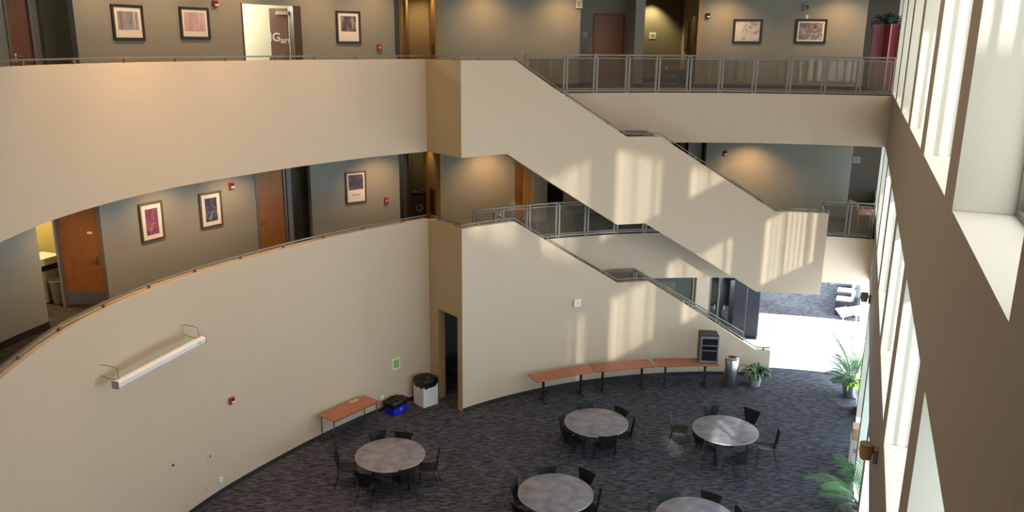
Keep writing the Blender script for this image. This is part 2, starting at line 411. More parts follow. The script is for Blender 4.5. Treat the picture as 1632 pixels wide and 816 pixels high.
# third level, left
a9, a52, a62, a121 = A1(9, 40), A1(52, 50), A1(61, 50), A1(121, 50)
a386, a480, a629, a637 = A1(386, 45), A1(480, 45), A1(629, 45), A1(636, 45)
arcwall('wall_left_third_a', C1, RW1, 205, a9, Z3, H3, GREY)
arcwall('wall_left_third_b', C1, RW1, a121, a386, Z3, H3, GREY)
arcwall('wall_left_third_c', C1, RW1, a480, a629, Z3, H3, GREY)
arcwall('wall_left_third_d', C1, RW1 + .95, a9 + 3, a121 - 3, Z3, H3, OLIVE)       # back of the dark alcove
zh = on_cyl(430, 7.5, C1, RW1).z
arcwall('wall_left_third_e', C1, RW1, a386, a480, zh, H3, GREY)
def radial(name, C, a, r0, r1, z0, z1, m, t=.1):
    p, q = pol(C, r0, a), pol(C, r1, a); return flatwall(name, p, q, z0, z1, m, t)
arcwall('trim_2', C1, RW1 - .02, a629, a637, Z3, H3, mat('dark_brown_trim', (.05, .035, .022), .5), .2)
# room behind the open door on the third level
arcwall('wall_left_third_f', C1, RW1 + 2.6, a386 + 8, a480 - 8, Z3, H3, CREAM)
light('room_lamp', 'POINT', pol(C1, RW1 + 1.3, (a386 + a480) / 2 + 1.5, 10.9), 260, (1, .95, .78), shadow_soft_size=.3)
# second level, left
b72, b166, b409, b456, b466, b497 = A1(72, 470), A1(166, 400), A1(409, 330), A1(456, 330), A1(466, 330), A1(497, 330)
b637, b644 = A1(637, 300), A1(643, 300)
arcwall('wall_left_second_a', C1, RW1, 205, b72, Z2, H2, GREY); base('baseboard_left_a', C1, RW1, 205, b72, Z2)
arcwall('wall_left_second_b', C1, RW1, b166, b409, Z2, H2, GREY)
arcwall('wall_left_second_c', C1, RW1, b497, b637, Z2, H2, GREY)
arcwall('trim_3', C1, RW1 - .02, b637, b644, Z2, H2, BLACKF, .2)
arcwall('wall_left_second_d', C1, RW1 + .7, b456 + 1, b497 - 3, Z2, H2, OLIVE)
# alcove with the maple door, second level left: side wall faces the camera
VA = pol(C1, RW1, b166); HB = on_z(103, 488, Z2)
VB = VA + (Vector((HB.x, HB.y, 0)) - VA).normalized() * .92
flatwall('wall_alcove_side', VA + (VB - VA) * .985, VA + (VB - VA) * 1.0, Z2, H2, GREY)
flatwall('wall_alcove_header', VA, VB, Z2 + 2.5, H2, GREY, .12, -1)
flatwall('wall_alcove_yellow', (-11.9, 17.7), (-9.7, 18.3), Z2, H2, YELLOW)
flatwall('wall_alcove_left', (-12.2, 14.6), (-11.9, 17.8), Z2, H2, YELLOW)
light('alcove_lamp', 'POINT', (-10.6, 16.9, 6.75), 75, (1, .80, .45), shadow_soft_size=.15)
# recess at the corner of both corridors
for lev, (z0, z1, xs, yv) in enumerate(((Z2, H2, (643, 657, 676, 702), 300), (Z3, H3, (637, 652, 684, 698), 50))):
    def at(px, Y): p = on_plane(px, yv, (0, Y, 0), (0, 1, 0)); return (p.x, p.y)
    nm = 'second' if lev == 0 else 'third'
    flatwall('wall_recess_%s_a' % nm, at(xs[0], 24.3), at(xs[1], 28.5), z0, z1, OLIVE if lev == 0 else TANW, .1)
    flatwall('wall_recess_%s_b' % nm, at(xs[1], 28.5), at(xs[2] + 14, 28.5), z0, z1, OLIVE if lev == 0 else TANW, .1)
    flatwall('wall_recess_%s_c' % nm, at(xs[2], 26.3), at(xs[3], 24.55), z0, z1, TANW, .1)
# third level, right
c698, c924, c1000, c1011, c1027 = A2(698, 60), A2(924, 70), A2(1000, 70), A2(1011, 70), A2(1026, 70)
c1112, c1381 = A2(1111, 60), A2(1378, 60)
arcwall('wall_right_third_a', C2, RW2, c698, c924, Z3, H3, GREY); base('baseboard_right_a', C2, RW2, c698, c924, Z3)
RN = 17.15
radial('wall_niche_side', C2, c924, RW2, RN, Z3, H3, GREY)
e945, e990 = [ang(on_cyl(x, 80, C2, RN), C2) for x in (944, 994)]
zd = on_cyl(968, 22, C2, RN).z
arcwall('wall_niche_a', C2, RN, c924, e945, Z3, H3, GREY); base('baseboard_niche', C2, RN, c924, e945, Z3)
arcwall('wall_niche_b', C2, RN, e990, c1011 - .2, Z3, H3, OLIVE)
arcwall('wall_niche_c', C2, RN, e945, e990, zd, H3, GREY)
m = MB(); m.wallpath(arc(C2, RW2, c1011, c1027), arc(C2, RW2 + 2.2, c1011, c1027), Z3, H3); struct('column', m, GREY)
base('baseboard_column', C2, RW2, c1011, c1027, Z3)
RK = 20.6
k1027, k1086 = [ang(on_cyl(x, 60, C2, RK), C2) for x in (1015, 1087)]
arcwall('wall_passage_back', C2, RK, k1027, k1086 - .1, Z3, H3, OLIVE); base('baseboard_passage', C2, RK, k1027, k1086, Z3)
PD = pol(C2, RW2, c1112); PK = pol(C2, RK, k1086)
flatwall('wall_passage_side', PD, PK, Z3, H3, TANW, .1, -1)
arcwall('wall_right_third_d', C2, RW2, c1112, c1381, Z3, H3, GREY); base('baseboard_right_d', C2, RW2, c1112, c1381, Z3)
pe = pol(C2, RW2, c1381); flatwall('wall_right_third_end', pe, pe + Vector((pe.x, pe.y, 0)).normalized() * 4.3, Z3, H3, GREY, .15)
flatwall('wall_far_third', (9.5, 30.4), (13.9, 30.4), Z3, H3, mat('warm_grey_paint', (.30, .275, .25), .85, var=.02))
# second level, right
d702, d821, d846, d868, d898, d1072 = A2(702, 300), A2(821, 300), A2(846, 320), A2(867, 330), A2(898, 340), A2(1072, 240)
d1097, d1118, d1122, d1147, d1356 = A2(1097, 240), A2(1118, 250), A2(1122, 250), A2(1147, 260), A2(1354, 290)
arcwall('wall_right_second_a', C2, RW2, d702, d821, Z2, H2, GREY)
arcwall('wall_right_second_b', C2, RW2, d898, d1072, Z2, H2, TANR); base('baseboard_right_b', C2, RW2, d898, d1072, Z2)
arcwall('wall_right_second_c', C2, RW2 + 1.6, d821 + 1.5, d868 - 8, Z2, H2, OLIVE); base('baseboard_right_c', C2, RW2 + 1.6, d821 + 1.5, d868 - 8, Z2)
arcwall('trim_4', C2, RW2 + .05, A2(835, 300), d846, Z2, H2, mat('oak_jamb', (.42, .25, .09), .6), .2)
m = MB(); m.wallpath(arc(C2, RW2 - .25, d846, d868), arc(C2, RW2 + .3, d846, d868), Z2, H2); struct('column', m, GREY)
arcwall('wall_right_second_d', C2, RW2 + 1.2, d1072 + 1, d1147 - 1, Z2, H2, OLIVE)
arcwall('trim_5', C2, RW2 + .4, A2(1090, 235), d1097, Z2, H2, mat('oak_jamb_lit', (.42, .27, .10), .6), .2)
arcwall('wall_right_second_e', C2, RW2, d1097, d1118, Z2, H2, GREY)
m = MB(); m.wallpath(arc(C2, RW2 - .3, d1122, d1147), arc(C2, RW2 + .3, d1122, d1147), Z2, H2); struct('column', m, GREY)
arcwall('wall_right_second_f', C2, RW2, d1147, d1356, Z2, H2, GREY); base('baseboard_right_f', C2, RW2, d1147, d1356, Z2)
pe = pol(C2, RW2, d1356); flatwall('wall_right_second_end', pe, pe + Vector((pe.x, pe.y, 0)).normalized() * 4.0, Z2, H2, GREY, .15)
flatwall('wall_far_second', (9.5, 30.3), (13.85, 30.3), Z2, H2, mat('mauve_grey_paint', (.36, .31, .28), .85, var=.02))
# ground level behind the stair
g1103, g1108, g1128, g1166, g1208 = A2(1103, 465), A2(1108, 465), A2(1129, 470), A2(1166, 480), A2(1207, 500)
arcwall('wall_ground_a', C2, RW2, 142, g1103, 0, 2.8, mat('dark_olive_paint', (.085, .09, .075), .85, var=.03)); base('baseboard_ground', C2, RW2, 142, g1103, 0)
arcwall('trim_6', C2, RW2 - .03, g1103, g1108, 0, 2.8, TANW, .2)
m = MB(); m.wallpath(arc(C2, RW2 - .1, g1108, g1128), arc(C2, RW2 + .3, g1108, g1128), 0, 2.8); struct('column', m, BEIGE)
arcwall('wall_ground_b', C2, RW2, g1128, g1166, 2.62, 2.8, BEIGE)
pL = pol(C2, RW2 + .15, g1208); pL2 = pL + Vector((pL.x, pL.y, 0)).normalized() * 8.5 + Vector((-.35, 0, 0))
flatwall('wall_lobby_left', pL, pL2, 0, 2.8, BEIGE, .15)
LBY = 34.2
m = MB()
x0, x1 = pL2.x - 1.5, 0.82 + WK * LBY
m.box(((x0 + x1) / 2, LBY, .05), (x1 - x0, .2, .1)); m.box(((x0 + x1) / 2, LBY, 2.65), (x1 - x0, .2, .3))
for k in range(5): m.box((x0 + (x1 - x0) * k / 4, LBY, 1.4), (.12, .16, 2.7))
wl = struct('window_1', m, DPANEL)
make('pane', MB().box(((x0 + x1) / 2, LBY, 1.3), (x1 - x0, .01, 2.4)), GLASSC, wl)
lo = light('daylight_lobby_end', 'AREA', ((x0 + x1) / 2, LBY + .3, 1.3), 1000, DAYB, shape='RECTANGLE', size=x1 - x0, size_y=2.4); aim(lo, (0, -1, 0))
# ---- window wall on the right
cols = [-4.5, -.57, 3.27, 7.0, 10.84, 14.68, 18.52, 22.36, 26.2, 30.04, 33.9]; CW = .73
spans = ((3.0, 4.70), (7.02, 8.60), (11.6, Z4))
for i, s0 in enumerate(cols):
    struct('column', MB().wbox(s0, s0 + CW, 0, .56, 0, Z4, (0, 0, 1, 0, 0)), [BEIGE_SHADED, JAMB])
wn = 2
for i in range(len(cols) - 1):
    a, b = cols[i] + CW + .008, cols[i + 1] - .008
    m = MB()
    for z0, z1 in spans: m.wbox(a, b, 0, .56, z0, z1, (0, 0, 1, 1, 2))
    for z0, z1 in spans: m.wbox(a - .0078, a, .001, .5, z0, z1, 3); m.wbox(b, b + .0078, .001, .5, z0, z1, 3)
    struct('wall_right_spandrel', m, [BEIGE_SHADED, JAMB, SILL, DOORD])
    for lev, (z0, z1) in enumerate(((0, 3.0), (4.70, 7.02), (8.60, 11.6))):
        m = MB()
        f = .05
        m.wbox(a, b, .44, .50, z0, z0 + f); m.wbox(a, b, .44, .50, z1 - f, z1)
        for q in (a, (2 * a + b) / 3 - f / 2, (a + 2 * b) / 3 - f / 2, b - f): m.wbox(q, q + f, .44, .50, z0 + f, z1 - f)
        wo = struct('window_%d' % wn, m, FRAMEM); wn += 1
        lobby = lev == 0 and a > 22.5
        make('pane', MB().wbox(a, b, .468, .474, z0 + .02, z1 - .02), GLASSC if lobby or (lev == 0 and 11 < a < 13) else GLASST, wo)
        if lev == 0 and not lobby:
            make('roller_shade', MB().wbox(a + .01, b - .01, .36, .372, z0 + .02, 2.6 if 11 < a < 13 else z1 - .02), SHADE, wo)
        if lev:
            m = MB(); n = int((b - a) / .22)
            for k in range(n + 1):
                q = a + (b - a) * k / n; m.wbox(q - .018, q + .018, .76, .80, z0 - .2, z1 + .2)
            for zz in (z0 - .15, z1 + .15): m.wbox(a, b, .76, .80, zz - .03, zz + .03)
            make('sun_bars', m, FRAMEM, wo)
# outside: unseen slabs and walls added only to block sun from some windows
struct('wall_wing', MB().wbox(-9, -2, .57, 9, 0, 13.75), BEIGE)
struct('roof_overhang', MB().wbox(10.5, 38, .57, 5.6, 11.9, 12.2), CEIL)
struct('roof_canopy', MB().wbox(22.4, 38, .57, 5, 7.25, 7.45), CEIL)
struct('wall_fin', MB().wbox(22.5, 22.7, .57, 2.6, 4.0, 11.9), BEIGE)
struct('ground_outside', MB().wbox(-30, 60, .57, 60, -.3, -.05), mat('pale_paving', (.42, .41, .38), .9))
# ================================================================== STAIRCASES
def interp(prof, a):
    for (a0, z0), (a1, z1) in zip(prof, prof[1:]):
        if a0 >= a >= a1: return z0 + (z1 - z0) * (a0 - a) / (a0 - a1) if a0 != a1 else z1
    return prof[-1][1]
def samples(prof, step=1.2):
    A = []
    for (a0, _), (a1, _) in zip(prof, prof[1:]):
        n = max(1, int((a0 - a1) / step)); A += [a0 + (a1 - a0) * k / n for k in range(n)]
    return A + [prof[-1][0]]
TOP_LO = [(129.78, 5.2), (121.8, 5.2), (106.0, 3.08), (101.5, 3.08), (85.2, .83), (83.15, .83)]
TOP_UP = [(129.78, 9.48), (122.0, 9.48), (105.6, 7.38), (100.9, 7.38), (84.35, 5.2), (77.25, 5.2)]
BOT_UP = [(129.78, 7.06), (123.0, 7.06), (106.5, 4.85), (102.4, 4.85), (85.9, 2.72), (77.25, 2.72)]
def staircase(label, top, bot, zt, tr):
    st = thing('staircase', label, 'stairs', pol(C2, RS, (top[0][0] + top[-1][0]) / 2, 0 if bot is None else 2.72))
    off = -st.location
    A = sorted(set([round(a, 3) for a in samples(top)] + ([round(a, 3) for a in samples(bot)] if bot else [])), reverse=True)
    P = [pol(C2, RS, a) + off for a in A]; Q = [pol(C2, RS + .17, a) + off for a in A]
    zb = [(0 if bot is None else interp(bot, a)) + off.z for a in A]; zz = [interp(top, a) + off.z for a in A]
    pm = MB().wallpath(P, Q, zb, zz); pm.m[-2] = 1
    make('parapet', pm, [BEIGE, TANR], st)
    for (a0, z0, a1, z1, n) in tr:
        m = MB()                      # flights: n risers from (a0, z0) down to (a1, z1)
        for k in range(n):
            b0 = a0 + (a1 - a0) * k / n; b1 = a0 + (a1 - a0) * (k + 1) / n; z = z0 - (z0 - z1) * (k + 1) / n + off.z
            m.wallpath([pol(C2, RS + .17, b0) + off, pol(C2, RS + .17, b1) + off], [pol(C2, RE - .06, b0) + off, pol(C2, RE - .06, b1) + off], max(z - .36, off.z if bot is None else -9), z)
        make('flight', m, CARPET2, st)
    for (a0, z, a1) in zt:
        make('landing', MB().wallpath([p + off for p in arc(C2, RS + .17, a0, a1)], [p + off for p in arc(C2, RE - .06, a0, a1)], z - .3 + off.z, z + off.z), CARPET2, st)
    # far stringer
    F = [a for a in A if top[1][0] - .01 >= a >= tr[-1][2] - .01]
    make('stringer', MB().wallpath([pol(C2, RE - .06, a) + off for a in F], [pol(C2, RE - .012, a) + off for a in F], [max(interp(top, a) - 1.42, 0) + off.z for a in F], [interp(top, a) - .86 + off.z for a in F]), BEIGE, st)
    return st
staircase('lower curved staircase with a full-height beige front wall, from ground to second level', TOP_LO, None, [(106.0, 2.14, 101.5)], [(121.8, 4.27, 106.0, 2.14, 13), (101.5, 2.14, 86.0, 0, 13)])
staircase('upper curved staircase with a floating beige parapet, from second to third level', TOP_UP, BOT_UP, [(105.6, 6.42, 100.9)], [(122.0, 8.54, 105.6, 6.42, 13), (100.9, 6.42, 84.4, 4.27, 13)])
make_slab = MB().wallpath(arc(C2, RS + .1, 84.3, 77.3), arc(C2, RE, 84.3, 77.3), 3.97, 4.26)

def rail_on(label, pts, spacing, m, z_off=.085):
    """hand rail carried on small brackets above a parapet: pts = centre line on top of the parapet"""
    t = thing('handrail', label, 'handrail', pts[0]); o = -t.location
    L = [Vector(p) + o for p in pts]
    make('rail', MB().flatbar([p + Vector((0, 0, z_off)) for p in L], .055, .03), m, t, bevel=.006)
    d = 0; nxt = spacing * .4
    for a, b in zip(L, L[1:]):
        l = (b - a).length
        while nxt <= d + l:
            p = a + (b - a) * ((nxt - d) / l)
            make('bracket', MB().box(p + Vector((0, 0, z_off / 2)), (.05, .05, z_off)), m, t); nxt += spacing
        d += l
    return t
mid = offset(LC, .1)
rail_on('long bronze handrail on the curved parapet of the second level', [p + Vector((0, 0, 5.2)) for p in mid[10:]], 1.25, RAILM)
rail_on('long bronze handrail on the curved parapet of the third level', [p + Vector((0, 0, 9.48)) for p in mid[10:]], 1.25, RAILM)
rail_on('short bronze handrail over the tan return wall at second level', [PC + RNB * .1 + RT * .05 + Vector((0, 0, 5.2)), PE + RNB * .1 - RT * .06 + Vector((0, 0, 5.2))], .8, RAILM)
rail_on('short bronze handrail over the tan return wall at third level', [PC + RNB * .1 + RT * .05 + Vector((0, 0, 9.48)), PE + RNB * .1 - RT * .06 + Vector((0, 0, 9.48))], .8, RAILM)
rail_on('grey handrail running down the parapet of the lower staircase', [pol(C2, RS + .085, a, interp(TOP_LO, a)) for a in samples(TOP_LO)], 1.5, RAILG)
rail_on('grey handrail running down the parapet of the upper staircase', [pol(C2, RS + .085, a, interp(TOP_UP, a)) for a in samples(TOP_UP)], 1.5, RAILG)
def railing(label, r, A, zf, h=1.07, posts=True):
    """framed glass railing on radius r: A = post angles, zf(a) = floor height"""
    t = thing('railing', label, 'railing', pol(C2, r, A[0], zf(A[0]))); o = -t.location
    fine = []
    for a0, a1 in zip(A, A[1:]):
        n = max(1, int(abs(a1 - a0) / 1.2)); fine += [a0 + (a1 - a0) * k / n for k in range(n)]
    fine.append(A[-1])
    make('top_rail', MB().flatbar([pol(C2, r, a, zf(a) + h) + o for a in fine], .06, .05), RAILG, t, bevel=.008)
    make('bottom_rail', MB().flatbar([pol(C2, r, a, zf(a) + .06) + o for a in fine], .045, .05), RAILG, t)
    for k, a in enumerate(A):
        m = MB()
        for da in ((-.17, .17) if 0 < k < len(A) - 1 else (0,)):
            p = pol(C2, r, a + da, zf(a + da)) + o
            m.box(p + Vector((0, 0, h / 2)), (.035, .045, h), R(a))
        make('post', m, RAILG, t)
    for a0, a1 in zip(A, A[1:]):
        n = 3; Q = [a0 + (a1 - a0) * k / n for k in range(n + 1)]; g = .3 if a0 > a1 else -.3
        Q[0] -= g; Q[-1] += g
        fr = MB(); 
        fr.flatbar([pol(C2, r, a, zf(a) + h - .09) + o for a in Q], .02, .025); fr.flatbar([pol(C2, r, a, zf(a) + .12) + o for a in Q], .02, .025)
        
        for q in (Q[0], Q[-1]): fr.box(pol(C2, r, q, zf(q) + .5 * (h + .03)) + o, (.02, .025, h - .2), R(q))
        make('panel_frame', fr, RAILG, t)
        make('panel', MB().wallpath([pol(C2, r - .004, a) + o for a in Q], [pol(C2, r + .004, a) + o for a in Q], [zf(a) + .1 + o.z for a in Q], [zf(a) + h - .07 + o.z for a in Q]), GLASSR, t)
    return t
an = lambda px, y, r=RE + .05: ang(on_cyl(px, y, C2, r), C2)
T3 = [an(x, 120) for x in (838, 901, 949, 1000, 1048, 1098, 1149, 1203, 1258, 1314, 1370, 1424)]
railing('grey framed glass railing along the third level walkway on the right', RE + .05, T3, lambda a: Z3)
T2 = [124.4] + [an(x, 345) for x in (800, 842, 889, 935, 982, 1028, 1074, 1120, 1166, 1212)]
railing('grey framed glass railing on the second level partly hidden behind the upper staircase', RE + .05, T2, lambda a: Z2)
railing('short framed glass railing at the right end of the second level beside the windows', RE + .05, [77.2, an(1352, 350), an(1392, 350)], lambda a: Z2)
rr = thing('handrail', 'small grey rail closing the foot of the upper staircase at second level', 'handrail', pol(C2, RS + .1, 77.3, 5.2))
make('rail', MB().flatbar([Vector((0, 0, .085)), pol(C2, RE, 77.3, 5.285) - rr.location], .05, .04), RAILG, rr)
make('bracket', MB().box(Vector((0, 0, .04)), (.04, .04, .08)), RAILG, rr)
pp = pol(C2, RE, 77.3, 4.27) - rr.location; make('post', MB().box(pp + Vector((0, 0, .5)), (.045, .045, 1.0)), RAILG, rr)
LOF = lambda a: interp(TOP_LO, a) - .90
UPF = lambda a: interp(TOP_UP, a) - .92
railing('dark framed railing on the far side of the lower staircase', RE - .035, [121.5, 117.5, 113.5, 109.7, 106.0, 101.5, 97.5, 93.5, 89.5, 86.0], LOF, .95)
railing('grey framed railing on the far side of the upper staircase', RE - .035, [121.5, 117.5, 113.5, 109.7, 105.6, 100.9, 96.5, 92.5, 88.5, 85.0], UPF, .95)
# ---- baseboards, ground level
def pathbase(name, P, side, h=.11): 
    Q = offset(P, side * .014); return struct(name, MB().wallpath(Q, P, 0, h), BASEB)
pathbase('baseboard_left', [p for p in LC[8:]], -1)
m = MB()
for t0, t1 in ((0, D0),): m.wallpath([rpt(t0, -.014), rpt(t1, -.014)], [rpt(t0), rpt(t1)], 0, .11)
struct('baseboard_return', m, BASEB)
struct('baseboard_stair', MB().wallpath(arc(C2, RS - .014, 129.78, 83.15), arc(C2, RS, 129.78, 83.15), 0, .11), BASEB)

# ================================================================== THINGS ON THE WALLS
def wall_yaw(p, C): return math.atan2(p.y - C[1], p.x - C[0]) - math.pi / 2      # local -Y looks into the atrium
def picture(label, px, w, h, C, r, fm, pm, mt=.1, fw=.05, mat_board=MATB, low=0, pw=None):
    """px = photo pixel of the picture's centre"""
    p = on_cyl(px[0], px[1], C, r - .01)
    t = thing('framed_picture', label, 'picture', p, wall_yaw(p, C), None)
    m = MB()
    m.box((0, -.02, h / 2 - fw / 2), (w, .03, fw)); m.box((0, -.02, -h / 2 + fw / 2), (w, .03, fw))
    m.box((-w / 2 + fw / 2, -.02, 0), (fw, .03, h - 2 * fw)); m.box((w / 2 - fw / 2, -.02, 0), (fw, .03, h - 2 * fw))
    make('frame', m, fm, t, bevel=.006)
    make('mat_board', MB().box((0, -.012, 0), (w - 2 * fw, .012, h - 2 * fw)), mat_board, t)
    iw, ih = w - 2 * fw - 2 * mt, h - 2 * fw - 2 * mt - low
    make('print', MB().box((0, -.0205, low / 2), (iw, .004, ih)), pm, t)
    return t
P1 = print_mat('grey_streak_print', [(.10, .10, .14), (.30, .29, .34), (.62, .60, .66)], 9, (1, 1, .1), 1.2)
P2 = print_mat('pink_grid_print', [(.42, .27, .30), (.56, .40, .43), (.68, .55, .57)], 12, (1, 1, .12), .6)
P3 = print_mat('dark_streak_print', [(.03, .03, .035), (.10, .10, .11), (.42, .40, .38)], 12, (1, 1, .25), 1.0)
P4 = print_mat('pencil_print', [(.22, .22, .22), (.62, .62, .60), (.74, .74, .71)], 2.6, (1, 1, 1), 2.2)
P5 = print_mat('grey_photo_print', [(.06, .055, .06), (.22, .20, .22), (.55, .52, .52)], 4, (1, 1, 1), 1.6)
P6 = print_mat('purple_photo_print', [(.10, .02, .06), (.24, .07, .14), (.48, .22, .30)], 4, (1, 1, 1.4), 1.2)
P7 = print_mat('blue_photo_print', [(.014, .02, .05), (.05, .06, .12), (.28, .32, .40)], 4, (1, 1, 1.2), 1.4)
P8 = print_mat('night_photo_print', [(.02, .018, .035), (.07, .06, .09), (.26, .22, .26)], 5, (1, 1, 1.6), 1.5)
picture('black framed grey streaked print, leftmost picture on the third level', (203.5, 36), .80, .74, C1, RW1, BLACKF, P1, .08, .06, MATB, .08)
picture('black framed pale pink print on the third level beside a red alarm', (310, 37), .80, .72, C1, RW1, BLACKF, P2, .06, .06, MATB, .06)
picture('black framed dark streaked print right of the open lit door', (555, 43.5), .74, .86, C1, RW1, BLACKF, P3, .08, .06, MATB, .18)
picture('black framed pale pencil sketch, third level above the right railing', (1191, 50), .92, .76, C2, RW2, BLACKF, P4, .02, .07, MATB)
picture('black framed black and white photograph, rightmost picture on the third level', (1292, 50), .96, .76, C2, RW2, BLACKF, P5, .05, .07, MATB)
picture('bronze framed purple print, leftmost picture on the second level', (241.5, 353), .64, .90, C1, RW1, GOLDF, P6, .10, .05)
picture('bronze framed dark blue print on the second level', (336, 334), .64, .88, C1, RW1, GOLDF, P7, .10, .05)
tp = picture('bronze framed white poster with a dark square photograph, second level', (567, 298.5), .66, .92, C1, RW1, GOLDF, P8, .045, .05, MATB, .30)
m = MB()
for k in range(9): m.box((-.12 + k * .03, -.0195, -.215 + .012 * math.sin(k * 2.1)), (.022, .003, .016 + .012 * (k % 3 == 0)))
make('caption', m, BLACKF, tp)
def strobe(label, px, C, r, plate=REDP, s=.13, cat='fire alarm', name='alarm_strobe'):
    p = on_cyl(px[0], px[1], C, r - .01); t = thing(name, label, cat, p, wall_yaw(p, C))
    make('housing', MB().box((0, -.03, 0), (s, .06, s * 1.2)), plate, t, bevel=.012)
    make('lens', MB().box((s * .08, -.068, -s * .25), (s * .7, .02, s * .3)), WHITE, t, bevel=.005)
    make('grille', MB().box((0, -.063, s * .28), (s * .6, .008, s * .3)), BLACKM, t)
    return t
strobe('dark red alarm strobe near the top, between pink print and open door', (342, 6), C1, RW1)
strobe('dark alarm strobe left of the pencil sketch on the third level', (1128, 25), C2, RW2, BLACKM)
strobe('dark red alarm strobe under the fascia on the second level', (368, 296), C1, RW1)
strobe('dark alarm strobe above the scallop of light behind the upper stair', (1155, 244), C2, RW2, BLACKM)
strobe('red alarm strobe on the ground floor curved wall', (368, 638), LCC if False else C1, 12.2)
def pull(label, px, C, r):
    p = on_cyl(px[0], px[1], C, r - .01); t = thing('fire_alarm_pull', label, 'fire alarm', p, wall_yaw(p, C))
    make('housing', MB().box((0, -.025, 0), (.13, .05, .19)), REDP, t, bevel=.01)
    make('handle', MB().add([(-.035, -.053, .03), (.035, -.053, .03), (0, -.053, -.035), (-.035, -.065, .03), (.035, -.065, .03), (0, -.065, -.035)], [(0, 1, 2), (3, 5, 4), (0, 3, 4, 1), (1, 4, 5, 2), (2, 5, 3, 0)]), WHITE, t)
pull('red fire alarm pull station on the third level wall', (604, 76), C1, RW1)
pull('red fire alarm pull station beside the white poster, second level', (615, 320), C1, RW1)
def plate(name, label, cat, p, yaw, w, h, m, d=.016, part=None, pm=None):
    t = thing(name, label, cat, p, yaw)
    make('plate', MB().box((0, -d / 2, 0), (w, d, h)), m, t, bevel=.003)
    if part:
        mm = MB()
        for (x, z, ww, hh) in part[1]: mm.box((x, -d - .003, z), (ww, .006, hh))
        make(part[0], mm, pm, t)
    return t
def cplate(name, label, cat, px, C, r, w, h, m, **k):
    p = on_cyl(px[0], px[1], C, r - .002); return plate(name, label, cat, p, wall_yaw(p, C), w, h, m, **k)
SOCK = ('socket', [(-.012, .03, .008, .02), (.012, .03, .008, .02), (-.012, -.03, .008, .02), (.012, -.03, .008, .02)])
LINES = ('lettering', [(0, .05, .16, .018), (0, .015, .13, .014), (0, -.02, .16, .014), (0, -.055, .10, .014)])
cplate('wall_speaker', 'white wall speaker at the top, above the warm light scallop', 'speaker', (922, 6), C2, RW2, .20, .26, OFFW, d=.07, part=('grille', [(0, .0, .13, .18)]), pm=GREYP)
p = on_cyl(932, 55, C2, RN - .002); plate('room_sign', 'grey room sign left of the brown door on the third level', 'sign', p, wall_yaw(p, C2), .22, .24, GREYP, part=LINES, pm=OFFW)
p = on_cyl(1040, 57, C2, RK - .002); plate('room_sign', 'cream room sign on the back wall of the lit passage', 'sign', p, wall_yaw(p, C2), .25, .24, OFFW, part=LINES, pm=GREYP)
cplate('security_sensor', 'dark rectangular sensor above the rightmost black framed picture', 'sensor', (1285, 12), C2, RW2, .13, .2, GREYP, d=.07, part=('lens', [(.02, .03, .08, .07), (.02, -.05, .08, .04)]), pm=BLACKM)
cplate('wall_switch', 'tiny white plate just above the rightmost black framed picture', 'switch', (1286, 27), C2, RW2, .07, .12, WHITE, part=('toggle', [(0, 0, .015, .035)]), pm=OFFW)
cplate('wall_outlet', 'white outlet low on the third level wall behind the railing', 'outlet', (1207, 117), C2, RW2, .075, .12, WHITE, part=SOCK, pm=GREYP)
p = on_cyl(1062, 108, C2, RK - .002); plate('wall_outlet', 'cream outlet above the small table in the lit passage', 'outlet', p, wall_yaw(p, C2), .08, .13, OFFW, part=SOCK, pm=GREYP)
p = on_plane(684, 80, (-2.5, 25.6, 0), (0, 1, 0))
wy = math.atan2(-1.75, .33)
def recess_face(px, py, lev):
    xs, yv = ((676, 702), 300) if lev == 2 else ((684, 698), 50)
    a = on_plane(xs[0], yv, (0, 26.3, 0), (0, 1, 0)); b = on_plane(xs[1], yv, (0, 24.55, 0), (0, 1, 0)); a.z = b.z = 0
    d = (b - a).normalized(); n = Vector((d.y, -d.x, 0)); q = on_plane(px, py, a, n)
    return q + n * .004, math.atan2(d.y, d.x)
q, y_ = recess_face(690.5, 79, 3); plate('wall_plaque', 'brown plaque on the brightly lit tan wall, third level', 'plaque', q, y_, .42, .34, DOORD, .03, ('lettering', [(0, .06, .26, .02), (0, 0, .26, .02), (0, -.06, .18, .02)]), TANW)
q, y_ = recess_face(690.5, 321, 2); plate('wall_grille', 'tall dark grille on the tan recess wall, second level', 'grille', q, y_, .55, .82, DOORD, .03, ('slats', [(0, -.34 + .085 * k, .46, .03) for k in range(9)]), BLACKM)
pf = on_plane(1365, 255, (0, 30.3, 0), (0, 1, 0)); plate('room_sign', 'white room sign on the mauve wall at the far right, second level', 'sign', Vector((pf.x, 30.296, pf.z)), 0, .27, .24, WHITE, .02, LINES, GREYP)
def lw_pt(px, py):
    best = None
    for a, b in zip(LC, LC[1:]):
        n = Vector((b.y - a.y, -(b.x - a.x), 0)).normalized(); q = on_plane(px, py, a, n); t = (Vector((q.x, q.y, 0)) - a).dot((b - a).normalized())
        if -.001 <= t <= (b - a).length + .001 and 0 < q.z < 5.3 and q.y > 3: best = (q + n * .003, math.atan2(b.y - a.y, b.x - a.x))
    return best
for o in [o for o in scene.objects if o.get('label', '').startswith('red alarm strobe on the ground')]:
    q, y_ = lw_pt(368, 638); o.location = q; o.rotation_euler.z = y_
q, y_ = lw_pt(631, 580); plate('wall_notice', 'small white framed green notice on the curved wall above the blue bin', 'notice', q, y_, .26, .34, WHITE, .02, ('green_print', [(0, .015, .18, .24)]), GREENP)
q, y_ = lw_pt(333, 727); plate('wall_switch', 'cream wall switch low on the curved wall under the alarm', 'switch', q, y_, .085, .15, OFFW, .02, ('toggle', [(.01, 0, .02, .09)]), BLACKM)
